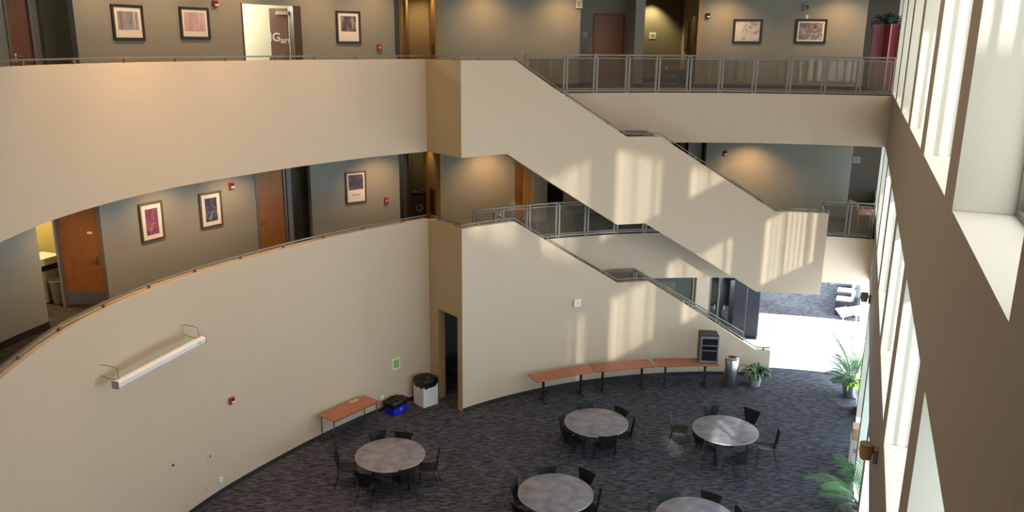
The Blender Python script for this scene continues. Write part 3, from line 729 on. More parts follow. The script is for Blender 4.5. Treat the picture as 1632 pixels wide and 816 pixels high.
q, y_ = lw_pt(351, 765); plate('wall_outlet', 'white square outlet nearest the carpet on the curved wall', 'outlet', q, y_, .12, .13, WHITE, .02, SOCK, GREYP)
q, y_ = lw_pt(331, 780); plate('blank_cover', 'faint beige blank cover below the cream switch', 'wall plate', q, y_, .075, .12, mat('beige_plate', (.56, .49, .40), .6), .012)
q, y_ = lw_pt(275, 741); plate('wall_hook', 'tiny dark hook alone on the bare curved wall', 'hook', q, y_, .04, .04, BLACKM, .03)
q, y_ = lw_pt(609, 634); plate('wall_outlet', 'white outlet on the curved wall between red table and blue bin', 'outlet', q, y_, .10, .15, WHITE, .02, SOCK, GREYP)
# wall clock / access point on the stair wall
p = on_cyl(919, 482.5, C2, RS - .002); t = thing('wireless_access_point', 'white rounded square box on the stair wall above the red tables', 'wall box', p, wall_yaw(p, C2))
make('housing', MB().box((0, -.03, 0), (.23, .055, .25)), WHITE, t, bevel=.05); make('badge', MB().box((0, -.06, .0), (.05, .006, .03)), OFFW, t)
# projector screen on the curved wall
za = 3.95; A_ = on_z(184, 613, za); B_ = on_z(323, 540, za); ln = (B_ - A_).length; d = (B_ - A_).normalized()
t = thing('projection_screen', 'long white roll-up projection screen case on wire brackets, curved wall', 'projection screen', (A_ + B_) / 2, math.atan2(d.y, d.x))
m = MB(); prof = [(-.075, -.05), (-.075, .035), (-.045, .065), (.03, .065), (.06, .03), (.06, -.05), (.03, -.075), (-.05, -.075)]
n = len(prof); vs = [(x, a, b) for x in (-ln / 2, ln / 2) for a, b in prof]
m.add(vs, [tuple(range(n)), tuple(range(2 * n - 1, n - 1, -1))] + [(i, (i + 1) % n, n + (i + 1) % n, n + i) for i in range(n)])
make('case', m, WHITE, t, bevel=.006)
for sx in (-1, 1): make('end_cap', MB().box((sx * (ln / 2 + .012), -.008, -.005), (.024, .15, .15)), mat('grey_end_cap', (.33, .31, .29), .5), t, bevel=.01)
make('model_mark', MB().box((ln / 2 - .2, -.078, -.01), (.12, .004, .02)), GREYP, t)
for sx in (-1, 1):
    x = sx * (ln / 2 - .1)
    pb = t.matrix_world
    make('wire_bracket', MB().tube([(x, 0, .05), (x - .02, .0, .26), (x - .03, .05, .30), (x - .06, .26, .33), (x - .07, .34, .31), (x - .06, .34, .12), (x - .03, .2, .06), (x, .03, .05)], .009, 6), mat('wire_steel', (.30, .27, .21), .45, .6), t)

# ================================================================== DOORS
def door_leaf(label, a, b, z0, h, m, kind='door', kick=False, handle=1, sign=False, th=.045, frame=None, closer=False, lever_z=1.0, name='door_leaf'):
    """leaf between plan points a (left) and b (right), front towards local -Y"""
    a = Vector((a[0], a[1], 0)); b = Vector((b[0], b[1], 0)); w_ = (b - a).length; d = (b - a).normalized()
    t = thing(name, label, 'door', (a + b) / 2 + Vector((0, 0, z0)), math.atan2(d.y, d.x))
    make('leaf', MB().box((0, 0, h / 2 + .005), (w_, th, h - .01)), m, t, bevel=.003)
    if frame:
        f = .06; mm = MB()
        for sx in (-1, 1): mm.box((sx * (w_ / 2 + f / 2), 0, h / 2), (f, .13, h + f))
        mm.box((0, 0, h + f / 2 + .003), (w_, .13, f - .006)); make('door_frame', mm, frame, t)
    hx = handle * (w_ / 2 - .08)
    mm = MB(); mm.box((hx, -th / 2 - .006, lever_z), (.05, .012, .16)); mm.tube([(hx, -th / 2, lever_z + .02), (hx, -th / 2 - .06, lever_z + .02), (hx - handle * .13, -th / 2 - .06, lever_z + .02)], .011, 6)
    make('handle', mm, CHROME, t)
    if kick: make('kick_plate', MB().box((0, -th / 2 - .003, .17), (w_ - .04, .006, .28)), STEEL, t)
    if closer:
        make('door_closer', MB().box((-w_ / 2 + .36, -th / 2 - .035, h - .12), (.34, .07, .09)), [OFFW], t, bevel=.01)
    return t
# maple door in the alcove on the second level
a = VA + (VB - VA) * .93; b = VA + (VB - VA) * .08
nn = Vector((-(b - a).y, (b - a).x, 0)).normalized()
dl = door_leaf('maple door with steel kick plate beside the bright yellow room, second level', a + nn * .03, b + nn * .03, Z2, 2.45, DOORW, kick=True, handle=1, frame=FRAMEM)
make('name_plate', MB().box((.22, -.03, 1.62), (.10, .006, .05)), WHITE, dl)
def chord(C, r, a0, a1): return pol(C, r, a0), pol(C, r, a1)
a, b = chord(C1, RW1 + .04, b409 - .2, b456 + .2); door_leaf('maple door between the blue print and the white poster, second level', a, b, Z2, 2.5, DOORW, handle=-1, frame=FRAMEM)
radial('trim_7', C1, b466, RW1 - .01, RW1 + .7, Z2, H2, mat('grey_jamb', (.20, .215, .20), .6), .14)
a, b = chord(C1, RW1 + .5, b466 - .5, b497 + .5); door_leaf('dark olive door in the shaded alcove right of the maple door', a, b, Z2, 2.5, mat('dark_olive_door', (.06, .055, .045), .5), handle=1)
a, b = chord(C1, RW1 + .04, a9 - .2, a52 + .2); door_leaf('dark red-brown door at the upper left corner, third level', a, b, Z3, 2.5, DOORD, handle=-1, frame=FRAMEM)
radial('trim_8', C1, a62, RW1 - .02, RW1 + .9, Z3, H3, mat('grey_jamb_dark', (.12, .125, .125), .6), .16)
a, b = chord(C1, RW1 + .75, a62 - 1, a121 + .5); door_leaf('nearly black door in the unlit alcove, upper left, third level', a, b, Z3, 2.6, mat('black_brown_door', (.05, .042, .033), .5), handle=1)
# open doorway on the third level: frame and the leaf standing open inside the room
m = MB()
for aa, da in ((a386, .12), (a480 + .9, .9)): m.wallpath(arc(C1, RW1 - .02, aa, aa - da), arc(C1, RW1 + .2, aa, aa - da), Z3, zh)
struct('door_1', m, mat('dark_door_frame', (.055, .038, .026), .5))
hx_ = pol(C1, RW1 + .25, a480 + .9); la = on_cyl(431, 50, C1, RW1 + .6); la.z = 0
ol = door_leaf('brown door standing open with white paper letters, in front of a bright room', la, hx_, Z3, zh - Z3 - .06, mat('brown_lit_door', (.23, .135, .11), .45), handle=1, closer=True)
def text(body, size, loc, m, parent, rot=(math.pi / 2, 0, 0), name='lettering', ext=.002, align='CENTER'):
    c = bpy.data.curves.new(name, 'FONT'); c.body = body; c.size = size; c.extrude = ext; c.align_x = align; c.align_y = 'CENTER'; c.offset = .006
    c.materials.append(m); o = bpy.data.objects.new(name, c); COL.objects.link(o); 
    bpy.context.view_layer.update(); me = bpy.data.meshes.new_from_object(o.evaluated_get(bpy.context.evaluated_depsgraph_get()))
    bpy.data.objects.remove(o); o = bpy.data.objects.new(name, me); COL.objects.link(o)
    o.parent = parent; o.location = loc; o.rotation_euler = rot; return o
text('IG', .30, (-.12, -.026, 1.45), WHITE, ol); text('ars', .22, (.16, -.026, 1.38), WHITE, ol)
# brown door of the niche, third level right
a, b = chord(C2, RN + .04, e945 - .2, e990 + .2); nd = door_leaf('tall brown door in the grey niche behind the glass railing', a, b, Z3, zd - Z3 - .05, wood('russet_door', (.27, .12, .075), (.33, .155, .10), .45), handle=-1, frame=DOORD)
make('sill_strip', MB().box((0, -.05, .02), (.85, .05, .03)), STEEL, nd)
dp = (PK - PD); dn = dp.normalized()
pa = on_plane(1104, 50, PD, Vector((dn.y, -dn.x, 0))); pb_ = on_plane(1110, 50, PD, Vector((dn.y, -dn.x, 0))); pa.z = pb_.z = 0
s_in = Vector((dn.y, -dn.x, 0)); s_in = s_in if s_in.x < 0 else -s_in
door_leaf('narrow glimpse of an orange-brown door in the lit passage side wall', pa + s_in * .04, pb_ + s_in * .04, Z3, 2.3, DOORW, handle=1)
qb = on_plane(1095, 58, PD, Vector((dn.y, -dn.x, 0))); t = thing('bulletin_board', 'bulletin board with white papers on the passage side wall', 'notice board', qb + s_in * .02, math.atan2(-dn.y, -dn.x))
make('frame', MB().box((0, 0, 0), (1.15, .03, 1.0)), DOORD, t)
for k, (x, z, ww, hh) in enumerate(((-.3, .15, .35, .5), (.12, .1, .3, .6), (.36, -.1, .25, .5), (-.1, -.3, .3, .25))): make('paper_sheet', MB().box((x, -.018, z), (ww, .004, hh)), PAPER, t)
# brown open door and pale strip, second level
a, b = pol(C2, RW2 + .05, d821 - .05), pol(C2, RW2 + .12, A2(834.5, 300)); door_leaf('brown door beside the oak jamb, glimpsed under the upper staircase', a, b, Z2, 2.6, DOORW, handle=1)
# ground level: dark glass doors and the dark panels right of them
for k in range(2):
    g0 = g1128 + (g1166 - g1128) * k / 2; g1 = g1128 + (g1166 - g1128) * (k + 1) / 2
    a, b = chord(C2, RW2 + .03, g0 - .3, g1 + .3)
    door_leaf(('left' if k == 0 else 'right') + ' leaf of the dark glass double door behind the lower stair', a, b, 0, 2.6, DGLASS, handle=1 if k == 0 else -1, frame=FRAMEM if k == 0 else None)
for k in range(2):
    g0 = g1166 + (g1208 - g1166) * k / 2; g1 = g1166 + (g1208 - g1166) * (k + 1) / 2
    a, b = chord(C2, RW2 - .3, g0 + .02, g1 - .02); d = (b - a).normalized()
    t = thing('display_panel', ('left' if k == 0 else 'right') + ' tall black panel standing at the edge of the sunny lobby', 'panel', (a + b) / 2, math.atan2(d.y, d.x))
    w_ = (b - a).length; make('board', MB().box((0, 0, 1.16), (w_ - .03, .05, 2.2)), DPANEL, t, bevel=.004)
    mm = MB(); mm.box((w_ / 2 - .01, -.005, 1.15), (.02, .06, 2.3)); make('edge_trim', mm, FRAMEM, t); make('foot', MB().box((0, 0, .03), (w_ - .1, .3, .05)), BLACKM, t)
# ================================================================== FURNITURE ON THE GROUND FLOOR
def round_table(label, c):
    t = thing('round_table', label, 'table', (c.x, c.y, 0), 0, 'round grey cafe tables')
    make('tabletop', MB().lathe([(0, .722), (.765, .722), (.785, .728), (.785, .748), (.77, .754), (0, .754)], 64), [TABLET], t, smooth=True)
    make('edge_band', MB().lathe([(.78, .716), (.795, .724), (.795, .75), (.786, .752), (.784, .73), (.78, .722)], 64), TEDGE, t, smooth=True)
    make('apron', MB().lathe([(.60, .66), (.60, .722), (.58, .722), (.58, .66)], 40), BLACKM, t, smooth=True)
    for k in range(4):
        a = R(45 + 90 * k + 10); x, y = .57 * math.cos(a), .57 * math.sin(a)
        make('leg', MB().tube([(x, y, .72), (x, y, 0)], .024, 10), BLACKM, t, smooth=True)
    return t
tabs = {'left': (622, 724), 'mid': (950.5, 672.5), 'right': (1156, 684.5), 'front': (885.5, 785.5), 'corner': (1109, 826)}
TC = {k: on_z(v[0], v[1], .75) for k, v in tabs.items()}
round_table('round grey table nearest the curved beige wall, in front of the blue bin', TC['left'])
round_table('round grey table nearest the row of three red wall tables', TC['mid'])
round_table('round grey table farthest right, in front of the steel bin and potted plant', TC['right'])
round_table('round grey table at the bottom edge, middle of the carpet', TC['front'])
round_table('round grey table cut off by the bottom edge, right of centre', TC['corner'])
def chair_proto(loc, label):
    t = thing('cafe_chair', label, 'chair', loc, 0, 'black bentwood cafe chairs')
    # seat: gently dished plywood
    rows = []
    for j in range(9):
        v = j / 8; y = -.21 + .41 * v; hw = (.215 - .02 * v) * (1 - .25 * max(0, (.18 - v) / .18) ** 2)
        rows.append([Vector((hw * (2 * i / 8 - 1), y, .447 - .012 * math.cos((i / 8 - .5) * math.pi) + .012 * (2 * v - 1) ** 2)) for i in range(9)])
    m = MB(); m.strip(rows); m.strip([[p - Vector((0, 0, .014)) for p in r] for r in rows])
    edge = [rows[0][i] for i in range(9)] + [rows[j][8] for j in range(1, 9)] + [rows[8][i] for i in range(7, -1, -1)] + [rows[j][0] for j in range(7, 0, -1)]
    m.strip([edge + [edge[0]], [p - Vector((0, 0, .014)) for p in edge] + [edge[0] - Vector((0, 0, .014))]])
    make('seat', m, BLACKW, t, smooth=True)
    rows = []
    for j in range(9):
        v = j / 8; z = .47 + .37 * v; hw = .125 + .115 * v
        rows.append([Vector((hw * (2 * i / 8 - 1), .185 + .085 * v - .035 * (2 * i / 8 - 1) ** 2 * (.4 + .6 * v), z + (.0 if j < 8 else .012 * (2 * i / 8 - 1) ** 2))) for i in range(9)])
    m = MB(); dv = Vector((0, .013, 0)); m.strip(rows); m.strip([[p + dv for p in r] for r in rows])
    edge = [rows[0][i] for i in range(9)] + [rows[j][8] for j in range(1, 9)] + [rows[8][i] for i in range(7, -1, -1)] + [rows[j][0] for j in range(7, 0, -1)]
    m.strip([edge + [edge[0]], [p + dv for p in edge] + [edge[0] + dv]])
    make('backrest', m, BLACKW, t, smooth=True)
    make('back_spine', MB().tube([(0, .12, .43), (0, .175, .445), (0, .20, .50), (0, .235, .62)], [.022, .024, .022, .016], 8), BLACKW, t, smooth=True)
    for sx in (-1, 1):
        make('leg', MB().tube([(sx * .10, -.12, .428), (sx * .16, -.15, .42), (sx * .185, -.175, .38), (sx * .215, -.225, 0)], .0105, 8), BLACKM, t, smooth=True)
        make('leg', MB().tube([(sx * .10, .10, .428), (sx * .15, .13, .42), (sx * .17, .155, .38), (sx * .205, .265, 0)], .0105, 8), BLACKM, t, smooth=True)
    return t
CH = [ # photo pixel of the middle of the backrest's top edge, table, turn (degrees), label
    ((600, 687), 'left', 0, 'black chair behind the left table, nearer to the red wall table'),
    ((641, 692), 'left', 0, 'black chair behind the left table, only its backrest top shows, right of another'),
    ((532, 719), 'left', 0, 'black chair at the far left of the left table, side view'),
    ((576, 754), 'left', 0, 'black chair in front of the left table on its left, seen from behind'),
    ((646, 741), 'left', 0, 'black chair in front of the left table, its back overlapping the table edge'),
    ((701, 719), 'left', 0, 'black chair at the right side of the left table'),
    ((934, 645), 'mid', 0, 'black chair behind the middle table on its left, toward the red wall tables'),
    ((991.5, 650), 'mid', 0, 'black chair behind the middle table on its right'),
    ((892, 658), 'mid', 0, 'black chair at the left edge of the middle table, backrest seen edge-on'),
    ((900, 684), 'mid', 0, 'black chair in the shadow at front left of the middle table'),
    ((969, 694), 'mid', 0, 'black chair in front of the middle table, back overlapping the table edge'),
    ((1008, 671), 'mid', 0, 'black chair at the right side of the middle table, seat pushed under'),
    ((1066.5, 658), 'right', 12, 'black chair standing apart at the left of the right-hand table'),
    ((1132, 646), 'right', 0, 'black chair behind the right-hand table on its left'),
    ((1200, 652), 'right', 0, 'black chair behind the right-hand table on its right'),
    ((1243.5, 690), 'right', 0, 'black chair at the right side of the right-hand table, daylight on its seat'),
    ((1187.5, 718), 'right', 25, 'black chair in front of the right-hand table, turned slightly, back to us'),
    ((1113, 693), 'right', -8, 'black chair at front left of the right-hand table, partly under it'),
    ((873, 748.5), 'front', 0, 'black chair behind the bottom middle table on its left'),
    ((937, 749), 'front', 0, 'black chair behind the bottom middle table on its right'),
    ((825, 768), 'front', 0, 'black chair at the left edge of the bottom middle table'),
    ((959, 786), 'front', 0, 'black chair at the right of the bottom middle table, side view'),
    ((898, 812), 'front', 0, 'black chair at the front of the bottom middle table, cut by the picture edge'),
    ((822, 806), 'front', 0, 'black chair at the lower left of the bottom middle table, cut by the picture edge'),
    ((1058, 783), 'corner', 0, 'black chair behind the corner table on its left'),
    ((1131, 790), 'corner', 0, 'black chair behind the corner table on its right'),
    ((1043, 812), 'corner', 0, 'black chair at the left of the corner table, just its top in the picture'),
    ((1181, 814), 'corner', 0, 'black chair at the right of the corner table, just its top in the picture'),
]
proto = None
for px, tb, turn, label in CH:
    bp = on_z(px[0], px[1], .845); d = TC[tb] - bp; d.z = 0; d.normalize()
    d = Matrix.Rotation(R(turn), 3, 'Z') @ d
    c0 = TC[tb]; rad = (Vector((bp.x, bp.y)) - Vector((c0.x, c0.y))).length
    if rad < .96: bp = c0 + (bp - c0) * (.96 / rad)
    loc = bp + d * .275; loc.z = 0
    if proto is None: proto = chair_proto(loc, label); o = proto
    else: o = copy_tree(proto); o['label'] = label
    o.location = loc; o.rotation_euler = (0, 0, math.atan2(d.x, -d.y))
# three red tables along the stair wall
def wedge_table(label, corners):
    """corners: back left, back right, front right, front left at table height"""
    P = [on_z(x, y, .74) for x, y in corners]; c = sum(P, Vector()) / 4; c.z = 0
    t = thing('wall_table', label, 'table', c, 0, 'red laminate tables along the stair wall')
    Q = [Vector((p.x, p.y, 0)) - c for p in P]
    ctr = pol(C2, 1, 0); 
    for i, q in enumerate(Q):                            # keep the back edge off the wall
        g = q + c; rad = math.hypot(g.x - C2[0], g.y - C2[1])
        if rad > RS - .05: Q[i] = q * .98
    make('tabletop', MB().prism([q[:2] for q in Q], .712, .742), REDW, t, bevel=.004)
    u = (Q[2] - Q[3]).normalized(); v = Vector((-u.y, u.x, 0)); yw = math.atan2(u.y, u.x)
    for f in (.17, .83):
        p = (Q[3] * (1 - f) + Q[2] * f) * .60 + (Q[0] * (1 - f) + Q[1] * f) * .40
        m = MB(); m.box(p + Vector((0, 0, .37)), (.06, .06, .68), yw); make('leg', m, BLACKM, t, bevel=.004)
        make('foot', MB().box(p + Vector((0, 0, .02)), (.05, .46, .035), yw), BLACKM, t, bevel=.006)
        make('top_bracket', MB().box(p + Vector((0, 0, .70)), (.06, .36, .022), yw), BLACKM, t)
    return t
wedge_table('leftmost red-topped table of three along the stair wall', [(841, 597), (931, 580.5), (948, 592), (856.5, 609)])
wedge_table('middle red-topped table of three along the stair wall', [(937.5, 580), (1031.5, 572), (1045, 584), (949.5, 592.5)])
wedge_table('rightmost red-topped table of three, carrying the black drinks fridge', [(1040, 571.5), (1131, 570), (1147, 582.5), (1048, 584)])
# drinks fridge on the third table
fl = on_z(1115, 579.5, .745); fr = on_z(1144, 580.5, .745); d = (fr - fl); d.z = 0; wdt = d.length; d.normalize(); nb = Vector((-d.y, d.x, 0))
c = (fl + fr) / 2 + nb * .30; c.z = .7425
t = thing('drinks_fridge', 'small black glass-door drinks fridge standing on the rightmost red table', 'fridge', c, math.atan2(d.y, d.x))
FH = .86
make('body', MB().box((0, .03, FH / 2 + .01), (wdt, .50, FH - .02)), mat('fridge_black', (.016, .015, .015), .45), t, bevel=.008)
m = MB(); w2 = wdt / 2
m.box((-w2 + .02, -.245, FH / 2), (.04, .045, FH - .04)); m.box((w2 - .02, -.245, FH / 2), (.04, .045, FH - .04))
m.box((0, -.245, .05), (wdt - .08, .045, .06)); m.box((0, -.245, FH - .055), (wdt - .08, .045, .07))
dr = make('door', m, STEEL, t, bevel=.004)
make('door_glass', MB().box((0, -.24, FH / 2), (wdt - .08, .02, FH - .17)), DGLASS, t)
for z in (.40, .56): make('shelf', MB().box((0, -.255, z), (wdt - .12, .012, .012)), GREYP, t)
make('status_light', MB().box((.0, -.27, FH - .05), (.035, .006, .018)), LBLUE, t)
make('power_cord', MB().tube([(-.05, .26, .05), (-.2, .27, -.10), (-.18, .22, -.38), (-.02, .24, -.60), (.02, .22, -.725)], .008, 6), BLACKM, t)
# steel waste bin
c = on_z(1166, 611, 0); c = Vector((6.62, 22.55, 0)) if not c else c
p0 = on_z(1166, 618, 0); c = Vector((p0.x, p0.y + .20, 0)); rad = math.hypot(c.x - C2[0], c.y - C2[1])
t = thing('waste_bin', 'tall brushed steel cylinder waste bin between fridge table and plant', 'bin', c)
make('body', MB().lathe([(0, .0), (.20, .0), (.205, .01), (.205, .86), (.19, .88), (.0, .88)][1:5], 40), STEEL, t, smooth=True)
make('lid', MB().lathe([(.205, .862), (.208, .885), (.19, .895), (.12, .895), (.11, .86), (.0, .80)], 40), CHROME, t, smooth=True)
make('opening', MB().lathe([(.0, .8965), (.115, .8965), (.115, .86), (0, .86)], 28), BLACKM, t)
make('base_ring', MB().lathe([(.0, .001), (.2, .001), (.2, .02), (.0, .02)], 40), BLACKM, t)
# plants
def blade(m, root, az, tilt, length, width, droop, n=7, mi=0, fold=.25):
    """one arching leaf blade"""
    dirh = Vector((math.cos(az), math.sin(az), 0)); side = Vector((-math.sin(az), math.cos(az), 0)); L = []; p = Vector(root); e = tilt
    Rr = []
    for i in range(n + 1):
        t = i / n; wv = width * math.sin(math.pi * min(1, .12 + .88 * t)) ** .8 if t < 1 else 0.001
        up = Vector((0, 0, 1)) * math.cos(e) - dirh * math.sin(e)
        Rr.append([p - side * wv / 2 + up * wv * fold, p, p + side * wv / 2 + up * wv * fold])
        p = p + (dirh * math.cos(e) + Vector((0, 0, 1)) * math.sin(e)) * length / n; e -= droop / n
    m.strip(Rr, mi=mi)
def frond(m, root, az, tilt, length, droop, lw=.03, ll=.26, nl=18):
    dirh = Vector((math.cos(az), math.sin(az), 0)); p = Vector(root); e = tilt; pts = [p.copy()]; es = [e]
    for i in range(14):
        p = p + (dirh * math.cos(e) + Vector((0, 0, 1)) * math.sin(e)) * length / 14; e -= droop / 14; pts.append(p.copy()); es.append(e)
    m.tube(pts, [.012 - .009 * i / 14 for i in range(15)], 5)
    for k in range(nl):
        t = .25 + .75 * k / (nl - 1); f = t * 14; i = min(13, int(f)); q = pts[i].lerp(pts[i + 1], f - i); ee = es[i]
        l = ll * math.sin(math.pi * min(.98, .22 + .70 * t)) + .05
        for sgn in (-1, 1):
            blade(m, q, az + sgn * R(58 - 18 * t), ee * .6 + R(8), l, lw, R(42), 4, fold=.12)
def pot(t, r0, r1, h, m, rim=.02):
    make('pot', MB().lathe([(0.001, 0), (r0, 0), (r1, h - .05), (r1 + rim, h - .05), (r1 + rim, h), (r1 - .02, h), (r1 - .03, h - .05), (.001, h - .05)], 32), m, t, smooth=True)
    make('soil', MB().lathe([(.001, h - .045), (r1 - .03, h - .045), (r1 - .03, h - .05)], 24), SOIL, t)
p0 = on_z(1205, 617.5, 0); c = Vector((p0.x, p0.y + .17, 0))
t = thing('potted_plant', 'bushy dark green plant in a pale pot at the foot of the lower staircase', 'plant', c)
pot(t, .15, .21, .40, POTG)
rnd = random.Random(3); m = MB(); 
for k in range(46):
    az = rnd.uniform(0, 2 * math.pi); blade(m, (.05 * math.cos(az), .05 * math.sin(az), .36), az, R(rnd.uniform(38, 85)), rnd.uniform(.36, .58), rnd.uniform(.09, .12), R(rnd.uniform(95, 150)))
make('foliage', m, mat('striped_leaf', (.10, .20, .10), .45, 0, .5, 22), t, smooth=True)
p0 = on_z(1245, 612, 0)
def palm(label, c, potr, poth, fr, ll, seed, potm, yellow=False, bush=0, bias=None):
    t = thing('potted_palm', label, 'plant', c); pot(t, potr * .78, potr, poth, potm)
    rnd = random.Random(seed)
    for az, tilt, ln, dr in fr:
        m = MB(); frond(m, (.04 * math.cos(az), .04 * math.sin(az), poth - .06), az, tilt, ln, dr, .026, ll, 15); make('frond', m, LEAF if rnd.random() < .6 else LEAFD, t)
    if bush:
        m = MB()
        for k in range(bush):
            az = rnd.uniform(0, 2 * math.pi); rr_ = rnd.uniform(0, .7 * potr); blade(m, (rr_ * math.cos(az), rr_ * math.sin(az), poth - .05), az, R(rnd.uniform(35, 85)), rnd.uniform(.22, .42), rnd.uniform(.05, .09), R(rnd.uniform(60, 140)))
        make('underplanting', m, LEAFY, t, smooth=True)
    return t
rnd = random.Random(5)
inw = math.atan2(-WN.y, -WN.x)                          # into the atrium
c = on_z(1357, 636, 0); c = Vector((c.x + .05, c.y + .2, 0))
fr = [(inw + R(a), R(t_), l, R(d_)) for a, t_, l, d_ in ((-62, 74, 1.95, 100), (-40, 76, 1.2, 80), (50, 74, 1.15, 85), (-80, 78, 1.35, 70), (85, 78, 1.3, 75), (-15, 78, 1.25, 80), (25, 62, .95, 80), (-60, 60, 1.0, 85), (65, 58, .95, 80), (120, 82, 1.3, 50), (-120, 80, 1.2, 60), (0, 52, .8, 70), (-30, 45, .75, 70), (40, 44, .7, 60), (100, 60, .9, 70), (-95, 60, 1.0, 70), (-20, 84, 1.6, 45), (30, 85, 1.5, 40), (-70, 84, 1.55, 40), (70, 82, 1.4, 45), (150, 86, 1.5, 30), (-150, 84, 1.4, 35), (10, 70, 1.1, 60), (-45, 68, 1.1, 60), (55, 68, 1.05, 60), (-100, 72, 1.2, 50))]
palm('tall leafy palm in a silver pot by the windows, in front of the sunny lobby', c, .27, .42, fr, .30, 2, STEEL, True, 60)
c = on_z(1377, 838, 0); c = Vector((c.x - .05, c.y + .1, 0))
fr = [(inw + R(a), R(t_), l, R(d_)) for a, t_, l, d_ in ((-5, 66, 1.35, 95), (30, 72, 1.15, 80), (-50, 76, 1.25, 70), (80, 80, 1.25, 50), (-85, 80, 1.35, 50), (10, 56, .9, 80), (50, 55, .9, 75), (110, 80, 1.3, 50), (-30, 50, .85, 70), (-110, 76, 1.2, 50))]
palm('palm with spreading fronds at the bottom edge beside the window wall', c, .24, .38, fr, .34, 4, POTG)
# left red table with steel legs and the paper on it
P = [on_z(*q, .74) for q in ((506, 661), (533, 672), (605, 638), (579, 630.5))]
c = sum(P, Vector()) / 4; c.z = 0; d = ((P[2] - P[1]) + (P[3] - P[0])).normalized(); L1 = ((P[2] - P[1]).length + (P[3] - P[0]).length) / 2; W1 = .58
t = thing('side_table', 'rectangular red table with thin steel legs against the curved left wall', 'table', c, math.atan2(d.y, d.x))
make('tabletop', MB().box((0, 0, .727), (L1, W1, .028)), REDW, t, bevel=.004)
make('apron', MB().box((0, 0, .692), (L1 - .12, W1 - .1, .04)), BLACKM, t)
for sx in (-1, 1):
    for sy in (-1, 1): make('leg', MB().tube([(sx * (L1 / 2 - .05), sy * (W1 / 2 - .05), .71), (sx * (L1 / 2 - .05), sy * (W1 / 2 - .05), 0)], .017, 10), CHROME, t, smooth=True)
q = on_z(564, 640, .742)
t2 = thing('paper_scraps', 'crumpled cream papers lying on the left red table', 'paper', (q.x, q.y, .742), .7)
for k, (x, y, a) in enumerate(((0, 0, .3), (.09, .04, -.4), (-.08, .03, 1.0))): make('sheet', MB().box((x, y, .004 + .003 * k), (.14, .09, .003), a, tilt=('X', .04)), mat('tan_paper', (.50, .40, .28), .8), t2)
# blue recycling bin with black bag
bl, bf, br = on_z(610.5, 655, 0), on_z(628, 666, 0), on_z(651.5, 653, 0)
d = (br - bf); d.z = 0; wl_ = d.length * .95; d.normalize(); nb = Vector((-d.y, d.x, 0)); dep = .40
c = (bf + br) / 2 + nb * dep / 2; c.z = 0
t = thing('recycling_bin', 'low blue recycling bin with a black bag over its rim, on the carpet', 'bin', c, math.atan2(d.y, d.x))
m = MB(); b0, b1 = .86, 1.0; h = .36
vs = [(sx * wl_ / 2 * s_, sy * dep / 2 * s_, z) for z, s_ in ((0, b0), (h, b1)) for sx, sy in ((-1, -1), (1, -1), (1, 1), (-1, 1))]
m.add(vs, [(3, 2, 1, 0), (0, 1, 5, 4), (1, 2, 6, 5), (2, 3, 7, 6), (3, 0, 4, 7)]); make('tub', m, BLUE, t, bevel=.02)
def bag(name, w_, dp_, z0, z1, t, seed, hang=.13):
    rnd = random.Random(seed); rows = []
    for s_, z in ((1.03, z0 - hang), (1.07, z0 - hang * .4), (1.08, z1), (1.0, z1 + .03), (.8, z1 + .0), (.5, z1 - .02), (.2, z1 - .0), (.02, z1 - .01)):
        row = []
        for k in range(32):
            a = 2 * math.pi * k / 32; cx, cy = math.cos(a), math.sin(a); q = max(abs(cx), abs(cy)) ** .86
            j = 1 + rnd.uniform(-.02, .02) * (1 if s_ > .9 else 5)
            row.append(Vector((cx / q * w_ / 2 * s_ * j, cy / q * dp_ / 2 * s_ * j, z + rnd.uniform(-.02, .02))))
        rows.append(row + [row[0]])
    m = MB(); m.strip(rows); return make(name, m, BAG, t, smooth=True)
bag('black_bag', wl_, dep, h, h, t, 3, .12)
m = MB()
for k in range(3):                                       # three chasing arrows
    a = R(90 + 120 * k); c0 = Vector((math.cos(a), math.sin(a))) * .055; a2 = R(90 + 120 * (k + 1)); c1 = Vector((math.cos(a2), math.sin(a2))) * .055
    u = (c1 - c0).normalized(); nrm = Vector((-u.y, u.x)); s0_, s1_ = c0 + u * .018, c1 - u * .028
    y0 = -dep / 2 * .955
    pts = [s0_ + nrm * .012, s0_ - nrm * .012, s1_ - nrm * .012, s1_ - nrm * .026, c1 - u * .004, s1_ + nrm * .026, s1_ + nrm * .012]
    m.add([(p.x, y0 - .004, .15 + p.y) for p in pts], [tuple(range(7))]); m.add([(p.x, y0 - .010, .15 + p.y) for p in pts], [tuple(range(7))])
make('recycling_symbol', m, LBLUE, t)
# white bin with black bag
pL_, pM, pR = on_z(657.5, 641, 0), on_z(675.5, 651, 0), on_z(698.5, 643, 0)
d = (pR - pM); d.z = 0; wv = d.length; d.normalize(); nb = Vector((-d.y, d.x, 0)); dp_ = min(.48, (pL_ - pM).length)
c = (pM + pR) / 2 + nb * dp_ / 2; c.z = 0
t = thing('waste_bin', 'square white waste bin with black bag beside the dark doorway', 'bin', c, math.atan2(d.y, d.x))
m = MB(); m.box((0, 0, .35), (wv, dp_, .70)); make('body', m, mat('white_laminate', (.78, .78, .80), .4), t, bevel=.006)
bag('black_bag', wv, dp_, .74, .78, t, 9, .18)
